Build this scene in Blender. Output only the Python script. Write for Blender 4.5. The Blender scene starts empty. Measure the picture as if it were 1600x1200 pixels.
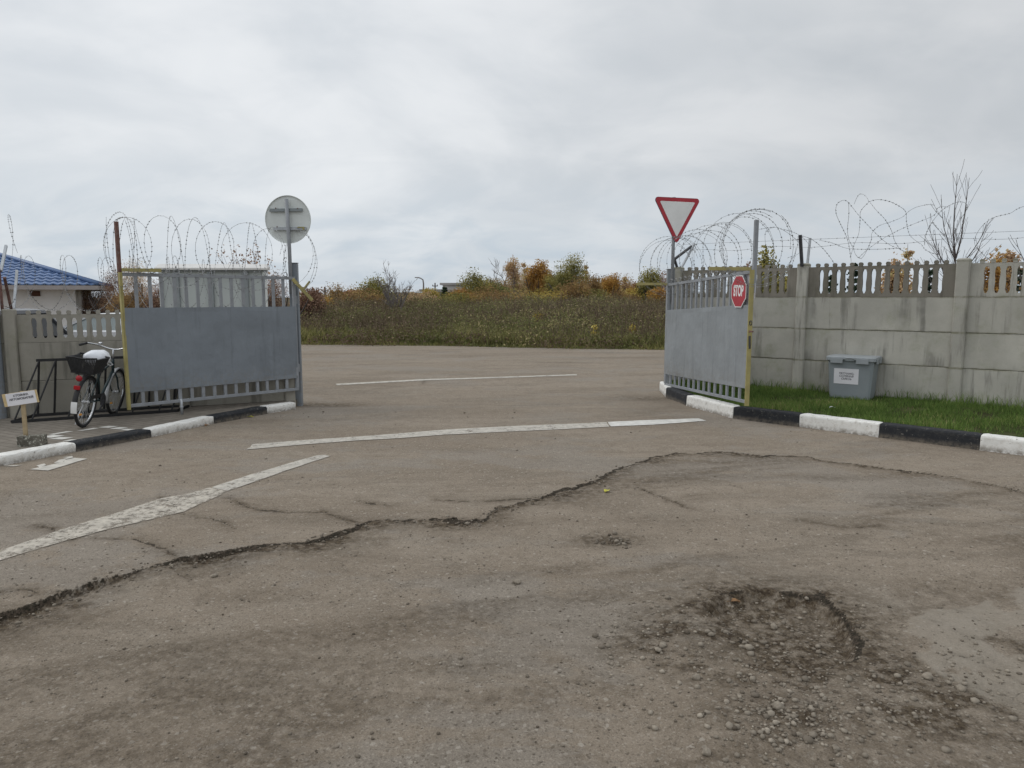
import bpy, bmesh, math, random
import numpy as np
from mathutils import Vector, Matrix
R = math.radians
random.seed(7)
rng = np.random.default_rng(11)
scene = bpy.context.scene
COL = scene.collection

# ------------------------------------------------------------------ camera, world, sun, exposure
CAM_H = 1.7
cam_data = bpy.data.cameras.new('camera')
cam_data.sensor_width = 36.0
cam_data.lens = 1109.0 / 1600.0 * 36.0
cam_data.clip_start = 0.05
cam_data.clip_end = 3000.0
cam = bpy.data.objects.new('camera', cam_data)
COL.objects.link(cam)
cam.location = (0, 0, CAM_H)
cam.rotation_euler = (R(90 - 6.99), 0, 0)
scene.camera = cam

SUN_EL, SUN_AZ = 40.0, -75.0          # azimuth measured from +Y towards +X (light from the left)
world = bpy.data.worlds.new('World')
scene.world = world
world.use_nodes = True
wn, wl = world.node_tree.nodes, world.node_tree.links
wn.clear()
def wnode(t, **kw):
    n = wn.new(t)
    for k, v in kw.items(): setattr(n, k, v)
    return n
def wmath(op, a, b=None, c=None, clamp=False):
    n = wnode('ShaderNodeMath', operation=op, use_clamp=clamp)
    for i, v in enumerate((a, b, c)):
        if v is None: continue
        if isinstance(v, (int, float)): n.inputs[i].default_value = v
        else: wl.new(v, n.inputs[i])
    return n.outputs[0]
def wmix(f, a, b):
    n = wnode('ShaderNodeMix', data_type='RGBA')
    for i, v in ((0, f), (6, a), (7, b)):
        if isinstance(v, (int, float)): n.inputs[i].default_value = v
        elif isinstance(v, tuple): n.inputs[i].default_value = (*v, 1)
        else: wl.new(v, n.inputs[i])
    return n.outputs[2]
def wramp(f, stops):
    n = wnode('ShaderNodeMapRange', interpolation_type='SMOOTHSTEP')
    n.inputs[1].default_value, n.inputs[2].default_value, n.inputs[3].default_value, n.inputs[4].default_value = stops
    wl.new(f, n.inputs[0])
    return n.outputs[0]
sky = wnode('ShaderNodeTexSky', sky_type='NISHITA')
sky.sun_disc = False
sky.sun_elevation = R(SUN_EL)
sky.sun_rotation = R(SUN_AZ)
sky.air_density, sky.dust_density, sky.ozone_density = 1.0, 2.0, 1.0
tc = wnode('ShaderNodeTexCoord')
sep = wnode('ShaderNodeSeparateXYZ')
wl.new(tc.outputs['Generated'], sep.inputs[0])
X, Y, Z = sep.outputs
zc = wmath('MAXIMUM', Z, 0.0)
den = wmath('ADD', zc, 0.38)
comb = wnode('ShaderNodeCombineXYZ')
wl.new(wmath('DIVIDE', X, den), comb.inputs[0]); wl.new(wmath('DIVIDE', Y, den), comb.inputs[1])
def wnoise(scale, detail, rough, off, dist=0.0, sx=1.0, sy=1.0):
    m = wnode('ShaderNodeMapping'); m.inputs['Location'].default_value = off; m.inputs['Scale'].default_value = (sx, sy, 1)
    wl.new(comb.outputs[0], m.inputs[0])
    n = wnode('ShaderNodeTexNoise'); n.inputs['Scale'].default_value = scale; n.inputs['Detail'].default_value = detail
    n.inputs['Roughness'].default_value = rough; n.inputs['Distortion'].default_value = dist
    wl.new(m.outputs[0], n.inputs['Vector'])
    return n.outputs[0]
n1 = wnoise(1.7, 5, 0.52, (3.1, 7.7, 0), 0.5)
n2 = wnoise(3.4, 6, 0.56, (9.3, 1.7, 0), 0.6, 1.0, 1.4)
puff = wramp(n1, (0.38, 0.62, 0.0, 1.0))
fine = wramp(n2, (0.38, 0.64, 0.0, 1.0))
cmix = wmath('ADD', wmath('MULTIPLY', puff, 0.74), wmath('MULTIPLY', fine, 0.26))
cloud = wmix(cmix, (6.45, 6.8, 7.15), (8.0, 8.2, 8.4))
# darker bank of cloud high on the right, paler air over the left
side = wramp(wmath('SUBTRACT', X, wmath('MULTIPLY', n1, 0.25)), (-0.40, 0.50, 1.06, 0.84))
vs = wnode('ShaderNodeVectorMath', operation='SCALE'); wl.new(cloud, vs.inputs[0]); wl.new(side, vs.inputs[3])
# an overcast sky is brighter overhead than near the horizon
up = wramp(Z, (0.38, 0.95, 1.0, 1.6))
vs2 = wnode('ShaderNodeVectorMath', operation='SCALE'); wl.new(vs.outputs[0], vs2.inputs[0]); wl.new(up, vs2.inputs[3])
# a bluish grey layer low down
low = wmath('MULTIPLY', wramp(Z, (0.02, 0.20, 1.0, 0.0)), wramp(n2, (0.3, 0.6, 1.0, 0.45)))
body = wmix(wmath('MULTIPLY', low, 0.9), vs2.outputs[0], (5.2, 6.05, 6.9))
final = wmix(0.94, sky.outputs[0], body)
bg = wnode('ShaderNodeBackground'); bg.inputs['Strength'].default_value = 0.1
wl.new(final, bg.inputs[0])
wo = wnode('ShaderNodeOutputWorld'); wl.new(bg.outputs[0], wo.inputs[0])

sun_data = bpy.data.lights.new('sun', 'SUN')
sun_data.energy = 0.6
sun_data.angle = R(25)
sun_data.color = (1.0, 0.96, 0.9)
sun = bpy.data.objects.new('sun', sun_data)
COL.objects.link(sun)
sd = Vector((math.sin(R(SUN_AZ)) * math.cos(R(SUN_EL)), math.cos(R(SUN_AZ)) * math.cos(R(SUN_EL)), math.sin(R(SUN_EL))))
sun.rotation_euler = sd.to_track_quat('Z', 'Y').to_euler()

scene.view_settings.view_transform = 'Standard'
scene.view_settings.look = 'None'
scene.view_settings.exposure = 0.0
scene.view_settings.gamma = 1.0
scene.render.engine = 'CYCLES'
scene.cycles.max_bounces = 5
scene.cycles.transparent_max_bounces = 8
scene.cycles.use_denoising = True

# ------------------------------------------------------------------ materials
class NT:
    def __init__(s, name):
        s.m = bpy.data.materials.new(name); s.m.use_nodes = True
        s.n, s.l = s.m.node_tree.nodes, s.m.node_tree.links
        s.b = s.n['Principled BSDF']; s.tc = None; s.rnd = None
    def vary(s):
        """give every object its own piece of the pattern"""
        oi = s.n.new('ShaderNodeObjectInfo'); m = s.n.new('ShaderNodeMath'); m.operation = 'MULTIPLY'; m.inputs[1].default_value = 90.0
        s.l.new(oi.outputs['Random'], m.inputs[0]); s.rnd = m.outputs[0]
    def set(s, sock, v):
        if isinstance(v, (int, float)): sock.default_value = v
        elif isinstance(v, tuple): sock.default_value = (*v, 1) if len(v) == 3 and sock.type == 'RGBA' else v
        else: s.l.new(v, sock)
    def coord(s, scale=(1, 1, 1), rot=0.0, loc=(0, 0, 0), kind='Object'):
        if s.tc is None: s.tc = s.n.new('ShaderNodeTexCoord')
        m = s.n.new('ShaderNodeMapping'); m.inputs['Scale'].default_value = scale; m.inputs['Rotation'].default_value = (0, 0, rot)
        m.inputs['Location'].default_value = loc
        src = s.tc.outputs[kind]
        if s.rnd is not None:
            ad = s.n.new('ShaderNodeVectorMath'); ad.operation = 'ADD'; s.l.new(src, ad.inputs[0]); s.l.new(s.rnd, ad.inputs[1]); src = ad.outputs[0]
        s.l.new(src, m.inputs[0])
        return m.outputs[0]
    def noise(s, scale, detail=4, rough=0.55, vec=None, dist=0.0):
        n = s.n.new('ShaderNodeTexNoise'); n.inputs['Scale'].default_value = scale; n.inputs['Detail'].default_value = detail
        n.inputs['Roughness'].default_value = rough; n.inputs['Distortion'].default_value = dist
        s.l.new(vec if vec is not None else s.coord(), n.inputs['Vector'])
        return n.outputs[0]
    def voro(s, scale, vec=None, out='Color', feature='F1'):
        n = s.n.new('ShaderNodeTexVoronoi'); n.inputs['Scale'].default_value = scale; n.feature = feature
        s.l.new(vec if vec is not None else s.coord(), n.inputs['Vector'])
        return n.outputs[out]
    def attr(s, name):
        n = s.n.new('ShaderNodeAttribute'); n.attribute_name = name
        return n.outputs['Fac']
    def ramp(s, f, a, b, lo=0.0, hi=1.0):
        n = s.n.new('ShaderNodeMapRange'); n.interpolation_type = 'SMOOTHSTEP'
        for i, v in enumerate((a, b, lo, hi)): n.inputs[i + 1].default_value = v
        s.l.new(f, n.inputs[0])
        return n.outputs[0]
    def math(s, op, a, b=0.0):
        n = s.n.new('ShaderNodeMath'); n.operation = op
        s.set(n.inputs[0], a); s.set(n.inputs[1], b)
        return n.outputs[0]
    def mix(s, f, a, b, blend='MIX'):
        n = s.n.new('ShaderNodeMix'); n.data_type = 'RGBA'; n.blend_type = blend
        s.set(n.inputs[0], f); s.set(n.inputs[6], a); s.set(n.inputs[7], b)
        return n.outputs[2]
    def xyz(s, vec):
        n = s.n.new('ShaderNodeSeparateXYZ'); s.l.new(vec, n.inputs[0]); return n.outputs
    def bump(s, h, strength=0.4, dist=0.01):
        n = s.n.new('ShaderNodeBump'); n.inputs['Strength'].default_value = strength; n.inputs['Distance'].default_value = dist
        s.l.new(h, n.inputs['Height']); s.l.new(n.outputs[0], s.b.inputs['Normal'])
    def done(s, col, rough=0.8, metal=0.0, spec=0.4):
        s.set(s.b.inputs['Base Color'], col); s.set(s.b.inputs['Roughness'], rough)
        s.set(s.b.inputs['Metallic'], metal); s.b.inputs['Specular IOR Level'].default_value = spec
        return s.m

def simple(name, col, rough=0.7, var=0.15, scale=6.0, metal=0.0, spec=0.4, bump=0.0, bscale=80.0, dirt=None, dirt_amt=0.3):
    t = NT(name)
    n = t.noise(scale, 5, 0.6)
    c = t.mix(t.ramp(n, 0.3, 0.7), tuple(x * (1 - var) for x in col), tuple(min(1, x * (1 + var)) for x in col))
    if dirt:
        d = t.noise(scale * 2.7, 6, 0.7, t.coord(loc=(5, 3, 1)))
        c = t.mix(t.math('MULTIPLY', t.ramp(d, 0.5, 0.72), dirt_amt), c, dirt)
    if bump: t.bump(t.noise(bscale, 4, 0.6), bump, 0.004)
    return t.done(c, rough, metal, spec)

M = {}
def gate_paint(name, col, seed):
    """old brush-painted sheet steel: cloudy paint, rubbed pale spots, thin runs, specks of rust, mud splashed low down"""
    t = NT(name); o = t.coord(loc=(seed, 0, 0))
    c = t.mix(t.ramp(t.noise(1.7, 5, 0.6, o), 0.3, 0.7), tuple(x * 0.90 for x in col), tuple(x * 1.07 for x in col))
    c = t.mix(t.math('MULTIPLY', t.ramp(t.noise(6, 6, 0.7, t.coord(scale=(1, 1, .25), loc=(seed, 2, 5))), 0.52, 0.70), 0.35), c, tuple(x * 1.28 for x in col))
    c = t.mix(t.math('MULTIPLY', t.ramp(t.noise(9, 5, 0.7, t.coord(scale=(1, 1, .07), loc=(seed, 7, 1))), 0.54, 0.68), 0.45), c, tuple(x * 0.66 for x in col))
    zz = t.xyz(t.coord())[2]
    low = t.math('MULTIPLY', t.ramp(zz, 0.36, 0.80, 1.0, 0.0), t.ramp(t.noise(22, 6, 0.75, o), 0.42, 0.62))
    c = t.mix(t.math('MULTIPLY', low, 0.45), c, (0.20, 0.175, 0.14))
    rs = t.ramp(t.noise(34, 4, 0.7, t.coord(loc=(seed, 3, 3))), 0.70, 0.75)
    c = t.mix(t.math('MULTIPLY', rs, 0.8), c, (0.15, 0.075, 0.04))
    ch = t.ramp(t.noise(15, 5, 0.75, t.coord(loc=(seed, 9, 6))), 0.69, 0.72)
    c = t.mix(t.math('MULTIPLY', ch, 0.6), c, tuple(min(.6, x * 1.7) for x in col))
    t.bump(t.math('ADD', t.noise(2.6, 3, 0.5, o), t.math('MULTIPLY', t.noise(9, 3, 0.5, o), 0.35)), 0.5, 0.03)
    return t.done(c, t.ramp(t.noise(4, 4, .6, o), .3, .7, 0.42, 0.62), 0, 0.35)
M['gate_left'] = gate_paint('blue_grey_gate_paint', (0.205, 0.23, 0.258), 1.0) if True else simple('blue_grey_gate_paint', (0.215, 0.24, 0.268), 0.55, 0.06, 2.2, 0, 0.35, 0.05, 60, (0.25, 0.27, 0.255), 0.35)
M['gate_right'] = gate_paint('grey_gate_paint', (0.265, 0.285, 0.30), 5.0) if True else simple('grey_gate_paint', (0.31, 0.335, 0.355), 0.5, 0.06, 2.0, 0, 0.35, 0.05, 60, (0.36, 0.375, 0.37), 0.3)
M['bar_paint'] = simple('grey_bar_paint', (0.27, 0.285, 0.305), 0.55, 0.1, 7, 0, 0.35, 0, 60, (0.2, 0.17, 0.14), 0.25)
M['yellow'] = simple('worn_yellow_paint', (0.36, 0.315, 0.13), 0.6, 0.15, 5, 0, 0.3, 0, 60, (0.30, 0.27, 0.17), 0.6)
M['rust'] = simple('rusty_steel', (0.16, 0.09, 0.075), 0.85, 0.35, 9, 0, 0.2, 0.2, 90, (0.27, 0.25, 0.25), 0.6)
M['dark_steel'] = simple('dark_steel', (0.045, 0.045, 0.05), 0.6, 0.25, 10)
M['galv'] = simple('galvanised_steel', (0.42, 0.44, 0.46), 0.45, 0.12, 14, 0.35, 0.5)
M['wire'] = simple('razor_wire_steel', (0.25, 0.255, 0.26), 0.5, 0.3, 3, 0.3, 0.5)
def kerb_paint(name, col, dirt, chip):
    t = NT(name); t.vary(); o = t.coord()
    c = t.mix(t.ramp(t.noise(5, 5, 0.6, o), 0.3, 0.7), tuple(x * 0.93 for x in col), tuple(min(.85, x * 1.05) for x in col))
    d = t.noise(17, 6, 0.75, t.coord(loc=(4, 4, 4)))
    c = t.mix(t.math('MULTIPLY', t.ramp(d, 0.47, 0.68), 0.55), c, dirt)
    zz = t.xyz(t.tc.outputs['Object'])[2]
    foot = t.math('MULTIPLY', t.ramp(zz, 0.0, 0.075, 1.0, 0.0), t.ramp(d, 0.33, 0.58, 0.15, 1.0))
    c = t.mix(t.math('MULTIPLY', foot, 0.85), c, (0.17, 0.145, 0.115))
    k = t.ramp(t.noise(24, 5, 0.7, t.coord(loc=(1, 7, 2))), 0.625, 0.65)
    c = t.mix(t.math('MULTIPLY', k, 0.85), c, chip)
    t.bump(t.math('ADD', t.noise(60, 5, 0.7, o), t.math('MULTIPLY', t.noise(14, 4, 0.6, o), 1.4)), 0.5, 0.008)
    return t.done(c, 0.75, 0, 0.3)
M['white_paint'] = kerb_paint('white_kerb_paint', (0.78, 0.77, 0.735), (0.50, 0.46, 0.40), (0.30, 0.28, 0.25)) if True else simple('white_kerb_paint', (0.78, 0.77, 0.735), 0.75, 0.04, 4, 0, 0.3, 0.25, 120, (0.42, 0.38, 0.32), 0.28)
M['black_paint'] = kerb_paint('black_kerb_paint', (0.022, 0.024, 0.028), (0.07, 0.066, 0.06), (0.20, 0.19, 0.17)) if True else simple('black_kerb_paint', (0.022, 0.024, 0.028), 0.7, 0.3, 5, 0, 0.3, 0.3, 140, (0.09, 0.085, 0.075), 0.35)
M['sign_back'] = simple('grey_sign_back', (0.66, 0.69, 0.675), 0.5, 0.06, 4, 0, 0.35)
M['sign_red'] = simple('sign_red', (0.42, 0.035, 0.05), 0.45, 0.08, 5)
M['sign_white'] = simple('sign_white', (0.80, 0.80, 0.79), 0.45, 0.04, 5)
M['letter_white'] = simple('letter_white', (0.80, 0.80, 0.80), 0.5, 0.02, 5)
M['sign_rim'] = simple('dull_blue_sign_rim', (0.13, 0.15, 0.2), 0.5, 0.1, 5)
M['paper'] = simple('white_paper', (0.74, 0.73, 0.76), 0.8, 0.04, 7)
M['ink'] = simple('black_ink', (0.09, 0.085, 0.10), 0.8, 0.1, 7)
M['board'] = simple('chipboard', (0.60, 0.46, 0.25), 0.8, 0.2, 12)
M['wood'] = simple('pale_timber', (0.36, 0.28, 0.17), 0.8, 0.25, 12)
M['bin'] = simple('grey_plastic', (0.25, 0.28, 0.295), 0.5, 0.05, 3, 0, 0.4, 0.06, 90, (0.33, 0.34, 0.33), 0.25)
M['bin_lid'] = simple('pale_grey_plastic', (0.31, 0.335, 0.35), 0.5, 0.06, 3, 0, 0.4, 0.04, 90)
M['rubber'] = simple('black_rubber', (0.022, 0.022, 0.023), 0.8, 0.2, 20)
M['black_plastic'] = simple('black_plastic', (0.02, 0.02, 0.021), 0.55, 0.2, 10)
M['bike_frame'] = simple('dark_teal_enamel', (0.012, 0.03, 0.034), 0.3, 0.15, 5, 0, 0.5)
M['chrome'] = simple('chrome', (0.62, 0.63, 0.65), 0.25, 0.06, 8, 0.85, 0.5)
M['alu'] = simple('dull_aluminium', (0.48, 0.49, 0.5), 0.4, 0.08, 8, 0.5, 0.5)
M['lamp_red'] = simple('red_reflector', (0.36, 0.012, 0.02), 0.25, 0.1, 30)
M['orange'] = simple('orange_reflector', (0.65, 0.28, 0.03), 0.3, 0.1, 30)
M['bag'] = simple('white_plastic_film', (0.74, 0.76, 0.80), 0.4, 0.05, 14, 0, 0.5, 0.6, 22)
M['rack'] = simple('black_rack_paint', (0.018, 0.018, 0.019), 0.55, 0.2, 10)
M['roof_blue'] = simple('blue_metal_tile', (0.085, 0.15, 0.295), 0.45, 0.1, 1.2, 0, 0.5)
M['render_white'] = simple('pale_render', (0.78, 0.765, 0.75), 0.85, 0.05, 2)
M['fascia'] = simple('grey_fascia', (0.34, 0.31, 0.30), 0.7, 0.08, 2)
M['brown'] = simple('brown_vent', (0.10, 0.045, 0.03), 0.8, 0.2, 8)
M['car_white'] = simple('white_car_paint', (0.66, 0.67, 0.69), 0.25, 0.02, 3, 0, 0.5)
M['car_dark'] = simple('dark_car_paint', (0.025, 0.027, 0.035), 0.25, 0.1, 3, 0, 0.5)
M['glass'] = simple('tinted_glass', (0.10, 0.13, 0.135), 0.08, 0.1, 2, 0, 0.8)
M['board_sheet'] = simple('pale_green_grey_sheet', (0.44, 0.475, 0.465), 0.55, 0.04, 1.5)
M['board_post'] = simple('grey_sheet_profile', (0.25, 0.275, 0.285), 0.55, 0.08, 3)
M['board_cap'] = simple('white_cap', (0.68, 0.67, 0.65), 0.6, 0.05, 3)
M['bark'] = simple('grey_bark', (0.085, 0.07, 0.065), 0.9, 0.3, 12)
M['bark_pale'] = simple('pale_bark', (0.20, 0.175, 0.165), 0.9, 0.3, 12)
M['far_wall'] = simple('far_grey_wall', (0.36, 0.34, 0.33), 0.9, 0.12, 0.6)
M['far_white'] = simple('far_pale_wall', (0.52, 0.50, 0.48), 0.9, 0.08, 0.5)
M['far_roof'] = simple('far_dark_roof', (0.09, 0.08, 0.08), 0.9, 0.2, 0.5)
M['far_red'] = simple('far_rust_roof', (0.24, 0.095, 0.06), 0.9, 0.2, 0.8)
M['leaf_yellow'] = simple('yellow_leaf', (0.45, 0.42, 0.06), 0.7, 0.3, 30)
M['leaf_brown'] = simple('brown_leaf', (0.22, 0.12, 0.05), 0.7, 0.3, 30)

def concrete(name, col, streak=0.5, moss=0.25, seam=False):
    t = NT(name); t.vary()
    o = t.coord()
    big = t.noise(1.6, 5, 0.6, o)
    c = t.mix(t.ramp(big, 0.3, 0.7), tuple(x * 0.86 for x in col), tuple(x * 1.1 for x in col))
    st = t.noise(7.0, 6, 0.65, t.coord(scale=(1.0, 1.0, 0.09)), 0.2)
    st2 = t.noise(1.1, 4, 0.6, t.coord(loc=(4, 2, 7)))
    f = t.math('MULTIPLY', t.ramp(st, 0.50, 0.66), t.ramp(st2, 0.40, 0.58))
    c = t.mix(t.math('MULTIPLY', f, streak), c, tuple(x * 0.42 for x in col))
    pale = t.noise(9.0, 5, 0.65, t.coord(scale=(1.0, 1.0, 0.12), loc=(3, 9, 1)), 0.2)
    c = t.mix(t.math('MULTIPLY', t.ramp(pale, 0.58, 0.75), 0.35), c, tuple(min(1, x * 1.3) for x in col))
    mo = t.noise(2.3, 6, 0.7, t.coord(loc=(1, 8, 3)))
    c = t.mix(t.math('MULTIPLY', t.ramp(mo, 0.5, 0.75), moss), c, (col[0] * 0.5, col[1] * 0.55, col[2] * 0.36))
    sp = t.noise(70, 3, 0.6, o)
    c = t.mix(t.ramp(sp, 0.62, 0.72, 0, 0.35), c, tuple(x * 0.5 for x in col))
    oi = t.n.new('ShaderNodeObjectInfo')
    c = t.mix(t.ramp(oi.outputs['Random'], 0.0, 1.0, 0.0, 0.22), c, tuple(x * 0.45 for x in col))
    if seam:
        zz = t.xyz(t.tc.outputs['Object'])[2]
        fr = t.math('ABSOLUTE', t.math('SUBTRACT', t.math('FRACT', t.math('ADD', t.math('DIVIDE', zz, 0.5), 0.5)), 0.5))
        e = t.math('MULTIPLY', t.ramp(fr, 0.0, 0.055, 1.0, 0.0), t.ramp(t.noise(5, 5, 0.7, t.coord(loc=(2, 2, 2))), 0.35, 0.62, 0.15, 0.85))
        c = t.mix(e, c, (col[0] * 0.38, col[1] * 0.38, col[2] * 0.27))
    t.bump(t.math('ADD', t.noise(55, 5, 0.65, o), t.math('MULTIPLY', t.noise(6, 4, 0.6, o), 1.5)), 0.35, 0.006)
    return t.done(c, 0.92, 0, 0.2)
M['concrete'] = concrete('stained_precast_concrete', (0.455, 0.44, 0.39), 0.85, 0.45, True)
M['concrete_old'] = concrete('weathered_dark_concrete', (0.245, 0.225, 0.19), 0.6, 0.55)
M['concrete_left'] = concrete('darker_grey_concrete', (0.34, 0.32, 0.275), 0.7, 0.4)  # left fence: darker base colour than the right one
M['block'] = simple('peeling_concrete_block', (0.13, 0.12, 0.10), 0.95, 0.3, 10, 0, 0.2, 0.6, 40, (0.50, 0.50, 0.43), 1.6)

def worn_paint(name, lo, hi, col=(0.53, 0.495, 0.435)):
    """old road paint: chipped away in irregular spots, the asphalt shows through"""
    t = NT(name)
    a = t.noise(26, 6, 0.75); b = t.noise(5, 4, 0.6, t.coord(loc=(3, 1, 2))); g = t.noise(150, 2, 0.5)
    f = t.math('ADD', t.math('ADD', t.math('MULTIPLY', a, 0.5), t.math('MULTIPLY', b, 0.35)), t.math('MULTIPLY', g, 0.15))
    c = t.mix(t.ramp(t.noise(11, 5, 0.6, t.coord(loc=(7, 7, 0))), 0.35, 0.7), tuple(x * 0.78 for x in col), col)
    t.done(c, 0.85, 0, 0.2)
    t.l.new(t.ramp(f, lo, hi), t.b.inputs['Alpha'])
    return t.m
M['line_worn'] = worn_paint('worn_road_paint', 0.35, 0.50)
M['line_new'] = worn_paint('road_paint', 0.33, 0.40, (0.60, 0.57, 0.51))
M['line_fresh'] = worn_paint('fresh_road_paint', 0.20, 0.30, (0.68, 0.665, 0.62))
M['line_very_worn'] = worn_paint('very_worn_road_paint', 0.39, 0.54, (0.53, 0.485, 0.415))

def leafmat(name, a, b, c=None, trans=0.25):
    t = NT(name)
    f = t.attr('tint')
    col = t.mix(t.ramp(f, 0.0, 0.75), a, b)
    if c: col = t.mix(t.ramp(f, 0.72, 1.0), col, c)
    t.b.inputs['Subsurface Weight'].default_value = 0.0
    t.done(col, 0.75, 0, 0.2)
    d = t.n.new('ShaderNodeBsdfTranslucent'); t.l.new(col, d.inputs['Color'])
    mx = t.n.new('ShaderNodeMixShader'); mx.inputs[0].default_value = trans
    t.l.new(t.b.outputs[0], mx.inputs[1]); t.l.new(d.outputs[0], mx.inputs[2])
    t.l.new(mx.outputs[0], t.n['Material Output'].inputs[0])
    return t.m
M['lf_olive'] = leafmat('olive_foliage', (0.152, 0.146, 0.051), (0.311, 0.281, 0.091), (0.439, 0.366, 0.110))
M['lf_orange'] = leafmat('orange_foliage', (0.287, 0.152, 0.049), (0.500, 0.287, 0.079), (0.610, 0.403, 0.110))
M['lf_yellow'] = leafmat('yellow_foliage', (0.317, 0.244, 0.067), (0.512, 0.397, 0.104), (0.610, 0.500, 0.146))
M['lf_rust'] = leafmat('rust_foliage', (0.201, 0.128, 0.059), (0.348, 0.226, 0.098), (0.488, 0.336, 0.128))
M['lf_green'] = leafmat('green_foliage', (0.089, 0.124, 0.048), (0.194, 0.250, 0.079), (0.327, 0.344, 0.111))
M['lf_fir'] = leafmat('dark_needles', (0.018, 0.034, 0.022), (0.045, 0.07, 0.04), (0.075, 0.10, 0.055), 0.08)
M['lf_twig'] = leafmat('dry_reddish_twigs', (0.21, 0.125, 0.09), (0.37, 0.235, 0.165), (0.50, 0.36, 0.26)) if True else leafmat('dry_reddish_twigs', (0.146, 0.083, 0.065), (0.305, 0.186, 0.137), (0.415, 0.282, 0.195))
M['lf_tan'] = leafmat('pale_tan_foliage', (0.387, 0.257, 0.159), (0.620, 0.437, 0.254), (0.620, 0.531, 0.254))
M['grass_lawn'] = leafmat('lawn_grass', (0.091, 0.152, 0.037), (0.213, 0.311, 0.079), (0.403, 0.378, 0.159), 0.3)
M['grass_verge'] = leafmat('verge_grass', (0.111, 0.130, 0.044), (0.254, 0.240, 0.085), (0.429, 0.351, 0.169), 0.2)
M['weed_dry'] = leafmat('dry_weeds', (0.104, 0.078, 0.056), (0.234, 0.178, 0.117), (0.442, 0.351, 0.221), 0.15)
M['weed_green'] = leafmat('wild_green_weeds', (0.130, 0.137, 0.052), (0.267, 0.254, 0.094), (0.429, 0.358, 0.169), 0.2)

# ------------------------------------------------------------------ scene-graph helpers
def thing(name, label, cat, loc=(0, 0, 0), rotz=0.0, group=None):
    o = bpy.data.objects.new(name, None); COL.objects.link(o)
    o.empty_display_size = 0.2
    o.location = loc; o.rotation_euler = (0, 0, rotz)
    o['label'] = label; o['category'] = cat
    if group: o['group'] = group
    return o
def tag(o, label=None, cat=None, group=None, kind=None):
    for k, v in (('label', label), ('category', cat), ('group', group), ('kind', kind)):
        if v: o[k] = v
    return o
def dup(root, loc, rotz, label, group=None):
    r = root.copy(); COL.objects.link(r); r.location = loc; r.rotation_euler = (0, 0, rotz); r['label'] = label
    if group: r['group'] = group
    for ch in list(root.children):
        c = ch.copy(); COL.objects.link(c); c.parent = r
        for g in ch.children:
            d = g.copy(); COL.objects.link(d); d.parent = c
    return r

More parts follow.
